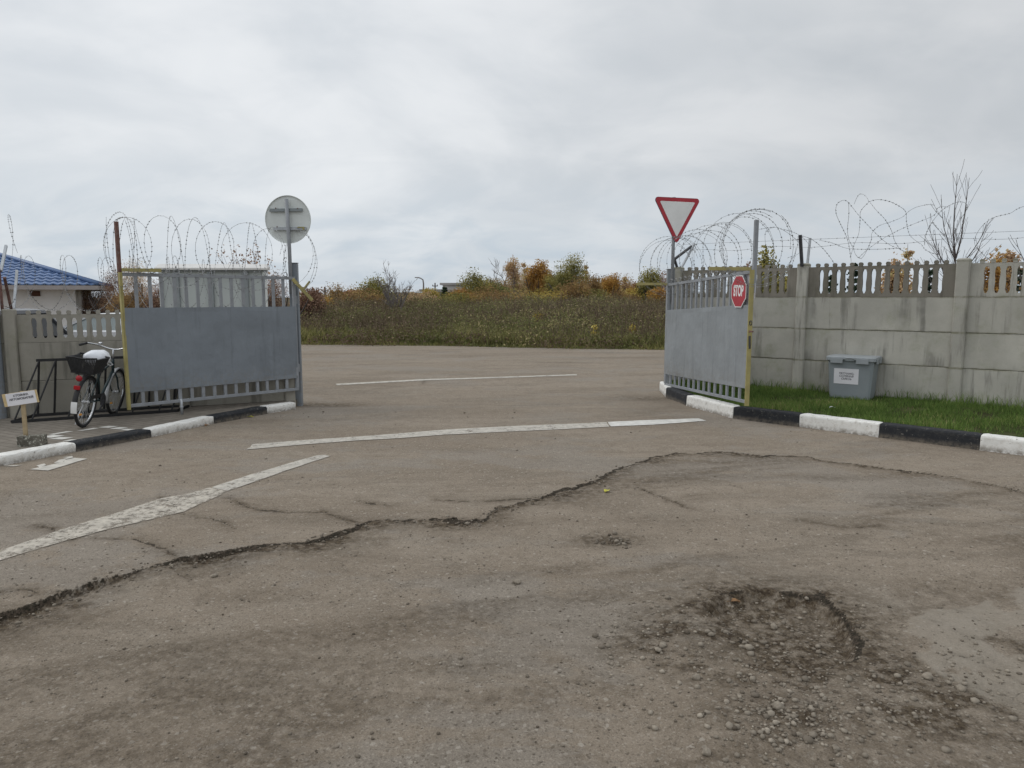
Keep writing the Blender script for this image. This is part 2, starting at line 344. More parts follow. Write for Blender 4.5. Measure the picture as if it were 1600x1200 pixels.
class MB:
    """collects shapes for ONE mesh"""
    def __init__(s): s.v, s.f, s.t = [], [], []
    def add(s, vs, fs, tint=None):
        b = len(s.v); s.v += [tuple(v) for v in vs]; s.f += [tuple(b + i for i in f) for f in fs]
        if tint is not None: s.t += [tint] * len(fs)
        return s
    def box(s, x0, x1, y0, y1, z0, z1):
        v = [(x0, y0, z0), (x1, y0, z0), (x1, y1, z0), (x0, y1, z0), (x0, y0, z1), (x1, y0, z1), (x1, y1, z1), (x0, y1, z1)]
        return s.add(v, [(3, 2, 1, 0), (4, 5, 6, 7), (0, 1, 5, 4), (1, 2, 6, 5), (2, 3, 7, 6), (3, 0, 4, 7)])
    def bbox(s, x0, x1, y0, y1, z0, z1, c=0.01):
        """box with chamfered vertical and top edges"""
        def ring(z, i): return [(x0 + i + c, y0 + i, z), (x1 - i - c, y0 + i, z), (x1 - i, y0 + i + c, z), (x1 - i, y1 - i - c, z),
                                (x1 - i - c, y1 - i, z), (x0 + i + c, y1 - i, z), (x0 + i, y1 - i - c, z), (x0 + i, y0 + i + c, z)]
        rs = [ring(z0, 0), ring(z1 - c, 0), ring(z1, c)]
        return s.rings(rs)
    def rings(s, rs, cap=True, closed=True):
        n = len(rs[0]); v = [p for r in rs for p in r]; f = []
        for k in range(len(rs) - 1):
            for i in range(n if closed else n - 1):
                j = (i + 1) % n
                f.append((k * n + i, k * n + j, (k + 1) * n + j, (k + 1) * n + i))
        if cap:
            f.append(tuple(reversed(range(n)))); f.append(tuple((len(rs) - 1) * n + i for i in range(n)))
        return s.add(v, f)
    def tube(s, pts, r, n=6, cap=True, closed=False):
        pts = [Vector(p) for p in pts]; m = len(pts)
        rad = r if isinstance(r, (list, tuple)) else [r] * m
        rs = []; up = None
        for i in range(m):
            if closed: d = pts[(i + 1) % m] - pts[i - 1]
            else: d = pts[min(i + 1, m - 1)] - pts[max(i - 1, 0)]
            if d.length < 1e-9: d = Vector((0, 0, 1))
            d.normalize()
            if up is None:
                up = Vector((0, 0, 1)) if abs(d.z) < 0.9 else Vector((1, 0, 0))
            up = (up - d * up.dot(d))
            if up.length < 1e-6: up = d.orthogonal()
            up.normalize(); sd_ = d.cross(up)
            rs.append([pts[i] + (up * math.cos(2 * math.pi * k / n) + sd_ * math.sin(2 * math.pi * k / n)) * rad[i] for k in range(n)])
        if closed: rs.append(rs[0]); cap = False
        return s.rings(rs, cap)
    def bar(s, a, b, w, h, up=(0, 0, 1)):
        a, b = Vector(a), Vector(b); d = (b - a).normalized(); u = Vector(up)
        if abs(d.dot(u)) > 0.97: u = Vector((1, 0, 0)) if abs(d.x) < 0.9 else Vector((0, 1, 0))
        sd_ = d.cross(u).normalized(); u = sd_.cross(d)
        q = [(-w / 2, -h / 2), (w / 2, -h / 2), (w / 2, h / 2), (-w / 2, h / 2)]
        return s.rings([[p + sd_ * i + u * j for i, j in q] for p in (a, b)])
    def lathe(s, prof, n=16, origin=(0, 0, 0), axis='z'):
        rs = []
        for r_, z in prof:
            ring = []
            for k in range(n):
                a = 2 * math.pi * k / n; p = (r_ * math.cos(a), r_ * math.sin(a), z)
                if axis == 'y': p = (p[0], -p[2], p[1])
                if axis == 'x': p = (p[2], p[0], p[1])
                ring.append((p[0] + origin[0], p[1] + origin[1], p[2] + origin[2]))
            rs.append(ring)
        return s.rings(rs)
    def prism(s, poly, frm, to):
        """poly in 2-D, frm/to: functions (a,b) -> 3-D point for the two faces"""
        n = len(poly); A = [frm(*p) for p in poly]; B = [to(*p) for p in poly]
        return s.add(A + B, [tuple(reversed(range(n))), tuple(range(n, 2 * n))] + [(i, (i + 1) % n, n + (i + 1) % n, n + i) for i in range(n)])
    def build(s, name, mat, parent=None, smooth=False, loc=None, bevel=0.0):
        me = bpy.data.meshes.new(name)
        me.from_pydata(s.v, [], s.f); me.update()
        if isinstance(mat, (list, tuple)):
            for m_ in mat: me.materials.append(m_)
        else: me.materials.append(mat)
        if s.t and len(s.t) == len(s.f):
            at = me.attributes.new('tint', 'FLOAT', 'FACE'); at.data.foreach_set('value', s.t)
        bm = bmesh.new(); bm.from_mesh(me)
        if len(bm.faces) < 60000: bmesh.ops.recalc_face_normals(bm, faces=bm.faces) if not s.t else None
        if bevel: 
            bmesh.ops.bevel(bm, geom=[e for e in bm.edges if e.is_manifold and e.calc_face_angle(0) > 0.5], offset=bevel, segments=2, affect='EDGES', profile=0.6)
        bm.to_mesh(me); bm.free()
        if smooth: me.polygons.foreach_set('use_smooth', [True] * len(me.polygons))
        o = bpy.data.objects.new(name, me); COL.objects.link(o)
        if parent is not None: o.parent = parent
        if loc: o.location = loc
        return o

def np_mesh(name, V, F, mat, parent=None, tint=None, smooth=False):
    """fast mesh from numpy arrays, faces all of one size"""
    me = bpy.data.meshes.new(name); k = F.shape[1]
    me.vertices.add(len(V)); me.vertices.foreach_set('co', np.asarray(V, np.float32).ravel())
    me.loops.add(F.size); me.loops.foreach_set('vertex_index', F.astype(np.int32).ravel())
    me.polygons.add(len(F)); me.polygons.foreach_set('loop_start', np.arange(0, F.size, k, dtype=np.int32))
    me.materials.append(mat)
    if tint is not None:
        at = me.attributes.new('tint', 'FLOAT', 'FACE'); at.data.foreach_set('value', np.asarray(tint, np.float32))
    if smooth: me.polygons.foreach_set('use_smooth', np.ones(len(F), bool))
    me.update(calc_edges=True); me.validate()
    o = bpy.data.objects.new(name, me); COL.objects.link(o)
    if parent is not None: o.parent = parent
    return o

def text_mesh(txt, size, mat, parent, M4, name='lettering', sx=1.0, bold=0.0, depth=0.001):
    cu = bpy.data.curves.new(name, 'FONT'); cu.body = txt; cu.size = size; cu.align_x = 'CENTER'; cu.align_y = 'CENTER'
    cu.offset = bold; cu.extrude = depth; cu.space_line = 1.0
    tmp = bpy.data.objects.new(name, cu); COL.objects.link(tmp)
    bpy.context.view_layer.update()
    me = bpy.data.meshes.new_from_object(tmp.evaluated_get(bpy.context.evaluated_depsgraph_get()))
    bpy.data.objects.remove(tmp)
    me.transform(M4 @ Matrix.Diagonal((sx, 1, 1, 1)))
    me.materials.clear(); me.materials.append(mat)
    o = bpy.data.objects.new(name, me); COL.objects.link(o); o.parent = parent
    return o

# numpy value noise
def _h(ix, iy, seed):
    n = (ix.astype(np.int64) * 374761393 + iy.astype(np.int64) * 668265263 + seed * 1442695041) & 0x7fffffff
    n = ((n ^ (n >> 13)) * 1274126177) & 0x7fffffff
    return ((n ^ (n >> 16)) & 0xffff) / 65535.0
def vnoise(x, y, seed=0):
    x0, y0 = np.floor(x), np.floor(y); fx, fy = x - x0, y - y0
    fx, fy = fx * fx * (3 - 2 * fx), fy * fy * (3 - 2 * fy)
    a, b, c, d = _h(x0, y0, seed), _h(x0 + 1, y0, seed), _h(x0, y0 + 1, seed), _h(x0 + 1, y0 + 1, seed)
    return (a * (1 - fx) + b * fx) * (1 - fy) + (c * (1 - fx) + d * fx) * fy
def fbm(x, y, seed=0, o=4):
    s, a, t = 0.0, 1.0, 0.0
    for k in range(o):
        s = s + a * vnoise(x * 2 ** k, y * 2 ** k, seed + k * 17); t += a; a *= 0.5
    return s / t
def sstep(a, b, x):
    t = np.clip((x - a) / (b - a), 0, 1); return t * t * (3 - 2 * t)
def polydist(px, py, poly, closed=False):
    """distance to a polyline and the side (+1 left of it)"""
    best = np.full(px.shape, 1e9); side = np.ones(px.shape); along = np.zeros(px.shape)
    P_ = list(poly) + ([poly[0]] if closed else []); acc = 0.0
    for (ax, ay), (bx, by) in zip(P_[:-1], P_[1:]):
        dx, dy = bx - ax, by - ay; L2 = dx * dx + dy * dy; L = math.sqrt(L2)
        t = np.clip(((px - ax) * dx + (py - ay) * dy) / L2, 0, 1)
        d = np.hypot(px - ax - t * dx, py - ay - t * dy)
        cr = dx * (py - ay) - dy * (px - ax)
        m = d < best - 1e-9
        best = np.where(m, d, best); side = np.where(m, np.sign(cr), side); along = np.where(m, acc + t * L, along); acc += L
    return best, side, along
def inside(px, py, poly):
    r = np.zeros(px.shape, bool); n = len(poly)
    for i in range(n):
        (ax, ay), (bx, by) = poly[i], poly[(i + 1) % n]
        c = ((ay > py) != (by > py)) & (px < (bx - ax) * (py - ay) / ((by - ay) if by != ay else 1e-9) + ax)
        r ^= c
    return r
# ------------------------------------------------------------------ road surface
CRACK = [(-4.6, 1.2), (-3.6, 2.7), (-3.0, 3.35), (-2.751, 3.634), (-2.635, 3.77), (-2.665, 3.898), (-2.535, 4.082), (-2.395, 4.252), (-2.214, 4.459), (-2.109, 4.505), (-2.023, 4.6), (-1.766, 4.724), (-1.439, 4.814), (-1.27, 5.049), (-1.074, 5.244), (-0.79, 5.306), (-0.551, 5.387), (-0.391, 5.259), (-0.295, 5.291), (-0.154, 5.538), (0.163, 5.847), (0.394, 6.086), (0.719, 6.483), (1.177, 7.096), (1.427, 7.385), (1.848, 7.732), (2.194, 7.699), (2.646, 7.571), (3.151, 7.446), (3.386, 7.209), (3.82, 6.905), (3.972, 6.725), (4.222, 6.53), (4.398, 6.257), (4.478, 6.045), (5.1, 4.6)]
SMALL = [[(-3.632, 5.167), (-3.459, 5.122), (-3.206, 4.908), (-3.109, 4.841)], [(-2.961, 4.881), (-2.696, 4.854), (-2.472, 4.724), (-2.231, 4.54)], [(-3.0, 5.886), (-2.839, 5.753), (-2.726, 5.626), (-2.666, 5.487)], [(-2.554, 5.387), (-2.264, 5.291), (-2.046, 5.107)], [(-2.435, 5.905), (-2.07, 5.573), (-1.784, 5.487), (-1.5, 5.5), (-1.2, 5.25)], [(-2.972, 3.943), (-2.855, 3.988), (-2.712, 3.898)], [(-1.293, 5.809), (-0.998, 5.662)], [(-0.592, 5.809), (-0.215, 5.79), (0.2, 5.9)], [(1.1, 6.3), (1.25, 6.045), (1.449, 5.573)], [(-1.763, 13.9), (-1.83, 14.742)], [(2.2, 5.3), (2.5, 5.1), (2.75, 5.15)], [(2.175, 3.65), (2.3, 3.4), (2.2, 3.1), (2.35, 2.8)], [(2.3, 3.4), (2.6, 3.3), (2.8, 3.05)], [(2.0, 2.75), (2.35, 2.95), (2.7, 2.9)], [(2.45, 3.7), (2.5, 3.35), (2.42, 3.1)], [(1.75, 2.95), (2.1, 2.9), (2.3, 2.6)], [(1.95, 3.05), (2.1, 3.2), (2.25, 3.15)]]
POT = [(1.004, 3.729), (1.084, 3.829), (1.218, 3.916), (1.427, 3.988), (1.645, 3.97), (1.793, 3.881), (1.85, 3.729), (1.792, 3.5), (1.71, 3.296), (1.619, 3.173), (1.482, 3.102), (1.297, 3.085), (1.191, 3.203), (1.118, 3.362), (1.039, 3.536)]
PATCH = [(2.1, 3.62), (2.3, 3.75), (2.6, 3.85), (3.3, 4.1), (3.4, 3.3), (2.7, 2.5), (2.3, 2.55), (2.0, 2.87), (1.9, 3.05), (1.95, 3.3)]

ys = [0.9]
while ys[-1] < 9: ys.append(ys[-1] * 1.0042)
while ys[-1] < 31: ys.append(ys[-1] * 1.012)
ys = np.array(ys)
ts = np.concatenate([np.linspace(-2.2, -0.86, 45), np.linspace(-0.85, 0.85, 520), np.linspace(0.86, 2.2, 45)])
TT, YY = np.meshgrid(ts, ys)
XX = TT * YY
px, py = XX.ravel(), YY.ravel()
cx = px + (fbm(px * 9, py * 9, 3, 3) - 0.5) * 0.12 + (fbm(px * 3, py * 3, 13, 2) - 0.5) * 0.16
cy = py + (fbm(px * 9, py * 9, 8, 3) - 0.5) * 0.12 + (fbm(px * 3, py * 3, 18, 2) - 0.5) * 0.14
dC, sC, aC = polydist(cx, cy, CRACK)
lower = (sC < 0)                                   # camera side of the broken edge
drop = np.interp(aC, [0, 3.3, 4.6, 5.6, 6.6, 8.0, 10.5, 12.5], [0.038, 0.038, 0.034, 0.016, 0.013, 0.016, 0.008, 0.005]) * np.clip(-.5 + 2.6 * fbm(aC * 2.3, aC * 0 + 7.1, 37, 3), .15, 1.2)
z = np.where(lower, -drop * sstep(0.0, 0.035, dC) * np.exp(-(dC / 0.55) ** 1.2), 0.0)
z += np.where(lower, (fbm(px * 2.3, py * 2.3, 21, 4) - 0.5) * 0.035 * sstep(0.0, 0.6, dC) * (px < 6), 0)
z += (fbm(px * 0.7, py * 0.7, 5, 3) - 0.5) * 0.02 * (py < 12)
wid = np.interp(aC, [0, 3.3, 4.4, 5.0, 6.0, 8.0, 9.0, 10.2, 11, 12.2, 13], [0.11, 0.11, 0.075, 0.06, 0.045, 0.04, 0.05, 0.03, 0.014, 0.03, 0.03])
wn_ = fbm(px * 4, py * 4, 31, 3)
wid = wid * np.clip(-0.62 + 2.5 * fbm(aC * 1.9, aC * 0 + 3.3, 33, 3), 0.12, 1.35)
crack_shade = np.where(lower, 1 - sstep(0.25, 1.0, dC / (wid * (0.45 + 1.1 * wn_))), 0.9 * (1 - sstep(0.0, 0.02, dC)))
crack_shade = np.where(lower & (dC < .022) & (drop > .016), np.maximum(crack_shade, .62), crack_shade)  # wall of the step darkened too, its shade put into the colour
z -= crack_shade * np.where(lower, 0.008, 0.003)
soil = np.where(lower, np.exp(-dC / (0.06 + wid * 5)) * 1.05, 0) * (0.25 + 1.4 * fbm(px * 3, py * 6, 44, 3))
for i_, pl in enumerate(SMALL):
    d, s_, a = polydist(px + (fbm(px * 14, py * 14, 61, 2) - .5) * .06, py + (fbm(px * 14, py * 14, 67, 2) - .5) * .06, pl)
    tot = a.max() + 1e-6
    w = 0.013 * np.sin(np.clip(a / tot, 0.06, 0.94) * math.pi) + 0.004
    k = (1 - sstep(0.2, 1.0, d / w)) * 0.75
    crack_shade = np.maximum(crack_shade, k * (1.0 if i_ < 10 else .62)); z -= k * 0.004
    soil = np.maximum(soil, np.exp(-d / 0.05) * 0.8 * fbm(px * 6, py * 6, 47, 3) * 1.6)
# pothole
wx = px + (fbm(px * 5, py * 5, 71, 3) - .5) * .16; wy = py + (fbm(px * 5, py * 5, 77, 3) - .5) * .16
dP, _, _ = polydist(wx, wy, POT, True)
inn = inside(wx, wy, POT)
pot = np.where(inn, sstep(0.0, 0.10, dP), 0.0)
z -= pot * (0.065 + 0.02 * fbm(px * 6, py * 6, 80, 3))
rim = np.where(inn, 1 - sstep(0.0, 0.07, dP), 0) * sstep(0.45, 0.62, fbm(px * 4, py * 4, 83, 3) + 0.25 * (px > 1.55) + 0.1 * (py > 3.75))
crack_shade = np.maximum(crack_shade, rim * 1.0)  # depth shading of the pothole painted on its inner rim
soil = np.maximum(soil, np.where(inn, 0.85, 0.80 * np.exp(-dP / 0.25)) * (0.35 + 1.3 * fbm(px * 5, py * 8, 91, 4)))
# loose soil heaps around the pothole
hp = np.exp(-(((px - 0.85) / 0.35) ** 2 + ((py - 3.4) / 0.35) ** 2)) + np.exp(-(((px - 1.15) / 0.5) ** 2 + ((py - 2.75) / 0.25) ** 2))
z += hp * (0.025 + 0.035 * (fbm(px * 7, py * 7, 95, 4) - 0.4)) * (1 - pot)
pz_ = np.exp(-(((px - 1.35) / .62) ** 2 + ((py - 3.30) / .62) ** 2) ** 1.5) + .8 * np.exp(-(((px - 1.9) / .5) ** 2 + ((py - 2.75) / .35) ** 2)) + .7 * np.exp(-(((px - .8) / .4) ** 2 + ((py - 3.35) / .3) ** 2))
soil = np.maximum(soil, np.clip(pz_, 0, 1) * (0.25 + 0.75 * sstep(.40, .54, fbm(px * 6 + py * 2, py * 11, 99, 5))))
soil = np.maximum(soil, hp * 1.2 * fbm(px * 5, py * 9, 97, 3))
# second shallow hole further off, and worn hollows
for hx, hy, rx, ry, dd, so in ((0.70, 4.83, .26, .16, .018, .85), (2.55, 3.95, .5, .22, .02, .4), (2.2, 7.25, .9, .16, .006, .45), (3.0, 6.6, 1.1, .14, .006, .4), (-3.1, 11.2, .9, .25, .02, .75),
                               (2.35, 11.9, .8, .3, .015, .55), (-1.5, 3.9, .35, .12, .012, .35), (-0.6, 5.25, .8, .12, .004, .55), (1.15, 5.3, .5, .14, .005, .25), (1.3, 18.5, 1.0, .22, .01, .45), (3.8, 20.0, 2.6, .3, .005, .3)):
    q = np.exp(-(((px - hx) / rx) ** 2 + ((py - hy) / ry) ** 2))
    z -= q * dd
    soil = np.maximum(soil, q * so * (0.4 + 1.1 * fbm(px * 4, py * 8, int(hx * 50) + 300, 3)))
grit = np.where(lower & (px < 6), sstep(0.05, 0.5, dC), 0.0) * (1 - sstep(3.0, 5.5, py) * 0.75)
near = 0.44 * sstep(4.9, 2.0, py) * (-0.25 + 0.9 * sstep(.44, .58, fbm((px + py * .4) * 0.7 + 8, (py - px * .35) * 2.2, 125, 6)) + 0.5 * sstep(.48, .60, fbm(px * 2.2, py * 4.5, 127, 5)) + 0.10 + 1.25 * fbm((px + py * .5) * 0.8 + 3, (py - px * .4) * 2.6, 120, 5) * .6)
streak = 0.8 * sstep(0.52, 0.72, fbm((px + py * .35) * 0.55, (py - px * .35) * 2.4, 140, 5)) * 0.55 * (0.3 + 0.7 * lower)
soil = np.clip(np.maximum(np.maximum(soil, near * 0.8), streak), 0, 1)
dQ, _, _ = polydist(wx, wy, PATCH, True); inq = inside(wx, wy, PATCH)
pale = np.where(inq, sstep(0, 0.04, dQ), 0) * sstep(0.44, 0.50, fbm(px * 3.6, py * 3.6, 131, 5)) * 0.55 * (0.5 + 0.8 * fbm(px * 7, py * 7, 135, 3))
soil = soil * (1 - pale * 0.9); z += pale * 0.008
z = np.where(py > 26, -0.02, z)
nr, nc = len(ys), len(ts)
idx = np.arange(nr * nc).reshape(nr, nc)
Fq = np.stack([idx[:-1, :-1], idx[:-1, 1:], idx[1:, 1:], idx[1:, :-1]], -1).reshape(-1, 4)

def road_mat():
    t = NT('worn_dusty_asphalt')
    o = t.coord()
    a, b, c = t.noise(0.8, 9, 0.72, o, 0.3), t.noise(5, 8, 0.72, o), t.noise(0.55, 9, 0.70, t.coord(scale=(0.45, 1.7, 1), rot=R(-14)), 0.6)
    col = t.mix(t.ramp(c, 0.34, 0.66), (0.229, 0.186, 0.141), (0.301, 0.253, 0.199))
    col = t.mix(t.ramp(a, 0.48, 0.70, 0, 0.5), col, (0.253, 0.228, 0.189))
    col = t.mix(t.ramp(b, 0.45, 0.68, 0, 0.60), col, (0.176, 0.141, 0.105))
    fx = t.noise(13, 6, 0.72, t.coord(scale=(0.6, 1.3, 1), rot=R(-16), loc=(2, 6, 0)), 0.4)
    col = t.mix(t.ramp(fx, 0.50, 0.70, 0, 0.40), col, (0.153, 0.124, 0.089))
    col = t.mix(t.ramp(fx, 0.46, 0.30, 0, 0.30), col, (0.294, 0.249, 0.198))
    # long faint tyre smears
    ty = t.noise(3.0, 8, 0.70, t.coord(scale=(0.16, 1.9, 1), rot=R(-20)), 0.5)
    col = t.mix(t.ramp(ty, 0.52, 0.70, 0, 0.36), col, (0.154, 0.124, 0.089))
    # greyer worn patches with a ragged edge, and damp-looking dark ones
    gy = t.noise(0.42, 10, 0.74, t.coord(loc=(11, 4, 0), scale=(.8, 1.3, 1)), 0.4)
    col = t.mix(t.ramp(gy, 0.51, 0.57, 0, 0.50), col, (0.256, 0.234, 0.205))
    dk = t.noise(0.6, 10, 0.76, t.coord(loc=(2, 14, 0), scale=(.6, 1.5, 1), rot=R(-12)), 0.5)
    col = t.mix(t.ramp(dk, 0.54, 0.61, 0, 0.45), col, (0.149, 0.123, 0.093))
    # aggregate: pale and dark grains
    v = t.xyz(t.voro(110, o)); v2 = t.xyz(t.voro(60, t.coord(loc=(3, 5, 0)))); v3 = t.xyz(t.voro(190, t.coord(loc=(1, 2, 0))))
    col = t.mix(t.ramp(v3[0], 0.0, 1.0, 0, 0.46), col, t.mix(v3[1], (0.098, 0.078, 0.058), (0.413, 0.356, 0.291)))
    col = t.mix(t.ramp(v[0], 0.94, 0.96, 0, 0.45), col, (0.393, 0.351, 0.295))
    col = t.mix(t.ramp(v[1], 0.94, 0.96, 0, 0.5), col, (0.078, 0.064, 0.049))
    col = t.mix(t.ramp(v2[0], 0.985, 0.990, 0, 0.6), col, (0.413, 0.373, 0.320))
    soil = t.attr('soil'); grit = t.attr('grit')
    sn = t.noise(16, 6, 0.7, o)
    sf = t.math('MULTIPLY', soil, t.ramp(sn, 0.32, 0.62, 0.25, 1.3))
    sc = t.mix(t.ramp(t.noise(38, 5, 0.7, o), 0.35, 0.68), (0.042, 0.030, 0.020), (0.121, 0.093, 0.062))
    col = t.mix(sf, col, sc)
    g1 = t.xyz(t.voro(70, t.coord(loc=(9, 1, 0)))); g2 = t.xyz(t.voro(150, t.coord(loc=(4, 4, 0))))
    gc = t.mix(g1[2], (0.176, 0.150, 0.117), (0.413, 0.373, 0.310))
    gpatch = t.ramp(t.noise(1.6, 5, 0.6, t.coord(loc=(1, 4, 0))), 0.40, 0.62, 0.25, 1.0)
    gg = t.math('MULTIPLY', grit, gpatch)
    col = t.mix(t.math('MULTIPLY', gg, t.ramp(g1[0], 0.955, 0.97, 0, 0.6)), col, gc)
    col = t.mix(t.math('MULTIPLY', gg, t.ramp(g2[0], 0.88, 0.93, 0, 0.5)), col, t.mix(g2[1], (0.087, 0.070, 0.052), (0.351, 0.306, 0.253)))
    col = t.mix(t.attr('pale'), col, t.mix(t.ramp(b, .3, .7), (0.237, 0.211, 0.170), (0.341, 0.306, 0.257)))
    ck = t.ramp(t.math('ADD', t.attr('crack_shade'), t.math('MULTIPLY', t.noise(34, 6, 0.75, o), -0.9)), -0.10, 0.22, 0.0, 0.95)
    col = t.mix(ck, col, t.mix(t.ramp(t.noise(50, 4, .7, o), .4, .65), (0.022, 0.019, 0.013), (0.078, 0.060, 0.045)))
    h = t.math('ADD', t.math('MULTIPLY', t.voro(140, o, 'Distance'), 0.25), t.math('ADD', t.noise(60, 6, 0.72, o), t.math('MULTIPLY', b, 1.6)))
    h = t.math('ADD', h, t.math('MULTIPLY', fx, 1.2))
    h = t.math('ADD', h, t.math('MULTIPLY', t.math('MULTIPLY', soil, sn), 3.5))
    t.bump(h, 0.7, 0.012)
    return t.done(col, 0.93, 0, 0.15)
M['road'] = road_mat()
road = np_mesh('road', np.stack([px, py, z], -1), Fq, M['road'], smooth=True)
for nm, ar in (('soil', soil), ('crack_shade', np.clip(crack_shade, 0, 1)), ('pale', pale), ('grit', grit)):
    at = road.data.attributes.new(nm, 'FLOAT', 'POINT'); at.data.foreach_set('value', ar.astype(np.float32))
tag(road, 'cracked dusty grey brown asphalt yard with a broken edge and a pothole', 'road', kind='structure')
from mathutils.bvhtree import BVHTree
_rows = {}
def road_z(x, y):
    t = x / y
    i = int(np.clip(np.searchsorted(ys, y) - 1, 0, nr - 2)); j = int(np.clip(np.searchsorted(ts, t) - 1, 0, nc - 2))
    fy = (y - ys[i]) / (ys[i + 1] - ys[i]); ft = (t - ts[j]) / (ts[j + 1] - ts[j])
    Z_ = z.reshape(nr, nc)
    return float((Z_[i, j] * (1 - ft) + Z_[i, j + 1] * ft) * (1 - fy) + (Z_[i + 1, j] * (1 - ft) + Z_[i + 1, j + 1] * ft) * fy)

def painted_sheet(name, poly, mat, label=None, dz=0.004, rag=0.012, seed=0, sub=0.04, flat=None):
    """a painted marking laid on the surface: the polygon is cut into a fine sheet that follows the ground"""
    bm = bmesh.new()
    out = []
    for i, (ax, ay) in enumerate(poly):
        bx, by = poly[(i + 1) % len(poly)]; n = max(1, int(math.hypot(bx - ax, by - ay) / 0.12))
        for k in range(n):
            x, y = ax + (bx - ax) * k / n, ay + (by - ay) * k / n
            r = (random.random() - 0.5) * rag * 2
            out.append((x + r, y + r * 0.6))
    vs = [bm.verts.new((x, y, 0)) for x, y in out]
    f = bm.faces.new(vs)
    bmesh.ops.triangulate(bm, faces=[f])
    for _ in range(3):
        es = [e for e in bm.edges if e.calc_length() > 0.3]
        if es: bmesh.ops.subdivide_edges(bm, edges=es, cuts=1); bmesh.ops.triangulate(bm, faces=[f for f in bm.faces if len(f.verts) > 4])
    for v in bm.verts: v.co.z = (road_z(v.co.x, v.co.y) if flat is None else flat) + dz
    bmesh.ops.recalc_face_normals(bm, faces=bm.faces)
    for f in bm.faces:
        if f.normal.z < 0: f.normal_flip()
    me = bpy.data.meshes.new(name); bm.to_mesh(me); bm.free(); me.materials.append(mat)
    o = bpy.data.objects.new(name, me); COL.objects.link(o)
    if label: o['label'] = label
    return o
MARKS = [
 ('line_worn', 'far white dash across the gateway', [(-3.376, 13.62), (-3.47, 13.86), (-1.873, 14.66), (-0.4, 15.05), (1.427, 15.62), (1.423, 15.38), (-0.4, 14.82), (-1.791, 14.42)]),
 ('line_worn', 'long white dash in front of the gates', [(-2.976, 7.80), (-3.00, 8.08), (-1.886, 8.56), (-0.831, 9.03), (0.17, 9.29), (1.30, 9.56), (1.29, 9.22), (0.489, 8.98), (-0.789, 8.66), (-1.819, 8.32)]),
 ('line_fresh', 'fresh white end of the long dash', [(1.306, 9.56), (1.775, 9.69), (2.614, 9.84), (2.67, 9.64), (1.9, 9.36), (1.296, 9.22)]),
 ('line_worn', 'narrow upper end of the diagonal line', [(-2.526, 6.675), (-2.10, 7.50), (-2.03, 7.53), (-1.963, 7.47), (-2.316, 6.60), (-2.50, 6.1), (-2.70, 6.2)]),
 ('line_very_worn', 'wide worn part of the diagonal line', [(-2.71, 6.2), (-2.51, 6.1), (-2.547, 5.80), (-2.60, 5.487), (-2.964, 5.06), (-3.139, 4.801), (-3.318, 4.425), (-3.7, 3.9), (-3.85, 4.0), (-3.443, 4.6), (-3.312, 5.05), (-3.10, 5.5), (-2.98, 5.85), (-2.80, 6.0)]),
 ('line_new', 'white painted bar of a worn stencil by the kerb', [(-4.789, 6.879), (-4.574, 6.84), (-4.488, 7.355), (-4.644, 7.4), (-4.675, 7.296), (-4.66, 7.209), (-4.718, 7.013)]),
 ('line_new', 'small blot of the worn stencil', [(-4.82, 7.04), (-4.804, 7.124), (-4.741, 7.068), (-4.728, 6.959)]),
 ('line_new', 'broken ring of the worn stencil', [(-4.717, 7.152), (-4.755, 7.296), (-4.73, 7.385), (-4.777, 7.416), (-4.732, 7.477), (-4.667, 7.416), (-4.693, 7.326), (-4.655, 7.18)]),
 ('line_worn', 'short white smear at the kerb foot', [(-5.12, 7.0), (-5.02, 7.0), (-4.98, 7.06), (-5.10, 7.05)]),
]
for k, (m_, lb, poly) in enumerate(MARKS):
    o = painted_sheet('road_marking', poly, M[m_], lb, seed=k, dz=0.006); o.parent = road

# ------------------------------------------------------------------ ground (terrain) to the horizon
def edge_s(x, y):
    return (x + 7.6) * 0.219 + (y - 25.65) * 0.976 + (fbm(x * 0.5, y * 0 + 1, 201, 4) - 0.5) * 0.9
def terrain_z(x, y):
    x = np.asarray(x, float); y = np.asarray(y, float)
    s = edge_s(x, y)
    m = sstep(-14, -8.5, x)
    bank = 0.55 * sstep(0.0, 14, s) * m + (fbm(x * 0.35, y * 0.35, 205, 4) - 0.4) * 0.75 * sstep(1, 6, s) * (0.35 + 0.65 * m)
    zz = -0.30 + 0.33 * sstep(-0.35, 0.12, s) + bank * (s > 0)
    return zz
gx = np.concatenate([np.linspace(-1500, -70, 14), np.linspace(-60, 60, 161), np.linspace(70, 1500, 14)])
gy = np.concatenate([np.linspace(-400, -30, 5), np.linspace(-20, 15, 12), np.linspace(16, 66, 201), np.linspace(70, 200, 20), np.linspace(240, 2200, 12)])
GX, GY = np.meshgrid(gx, gy)
GZ = terrain_z(GX, GY)
gi = np.arange(GX.size).reshape(GX.shape)
Fg = np.stack([gi[:-1, :-1], gi[:-1, 1:], gi[1:, 1:], gi[1:, :-1]], -1).reshape(-1, 4)
M['earth'] = simple('rough_field_soil', (0.085, 0.075, 0.038), 0.95, 0.35, 0.8, 0, 0.1, 0.6, 6, (0.13, 0.10, 0.06), 0.6)
ground = np_mesh('ground', np.stack([GX.ravel(), GY.ravel(), GZ.ravel()], -1), Fg, M['earth'], smooth=True)
tag(ground, 'rough overgrown field rising beyond the far edge of the asphalt', 'ground', kind='structure')

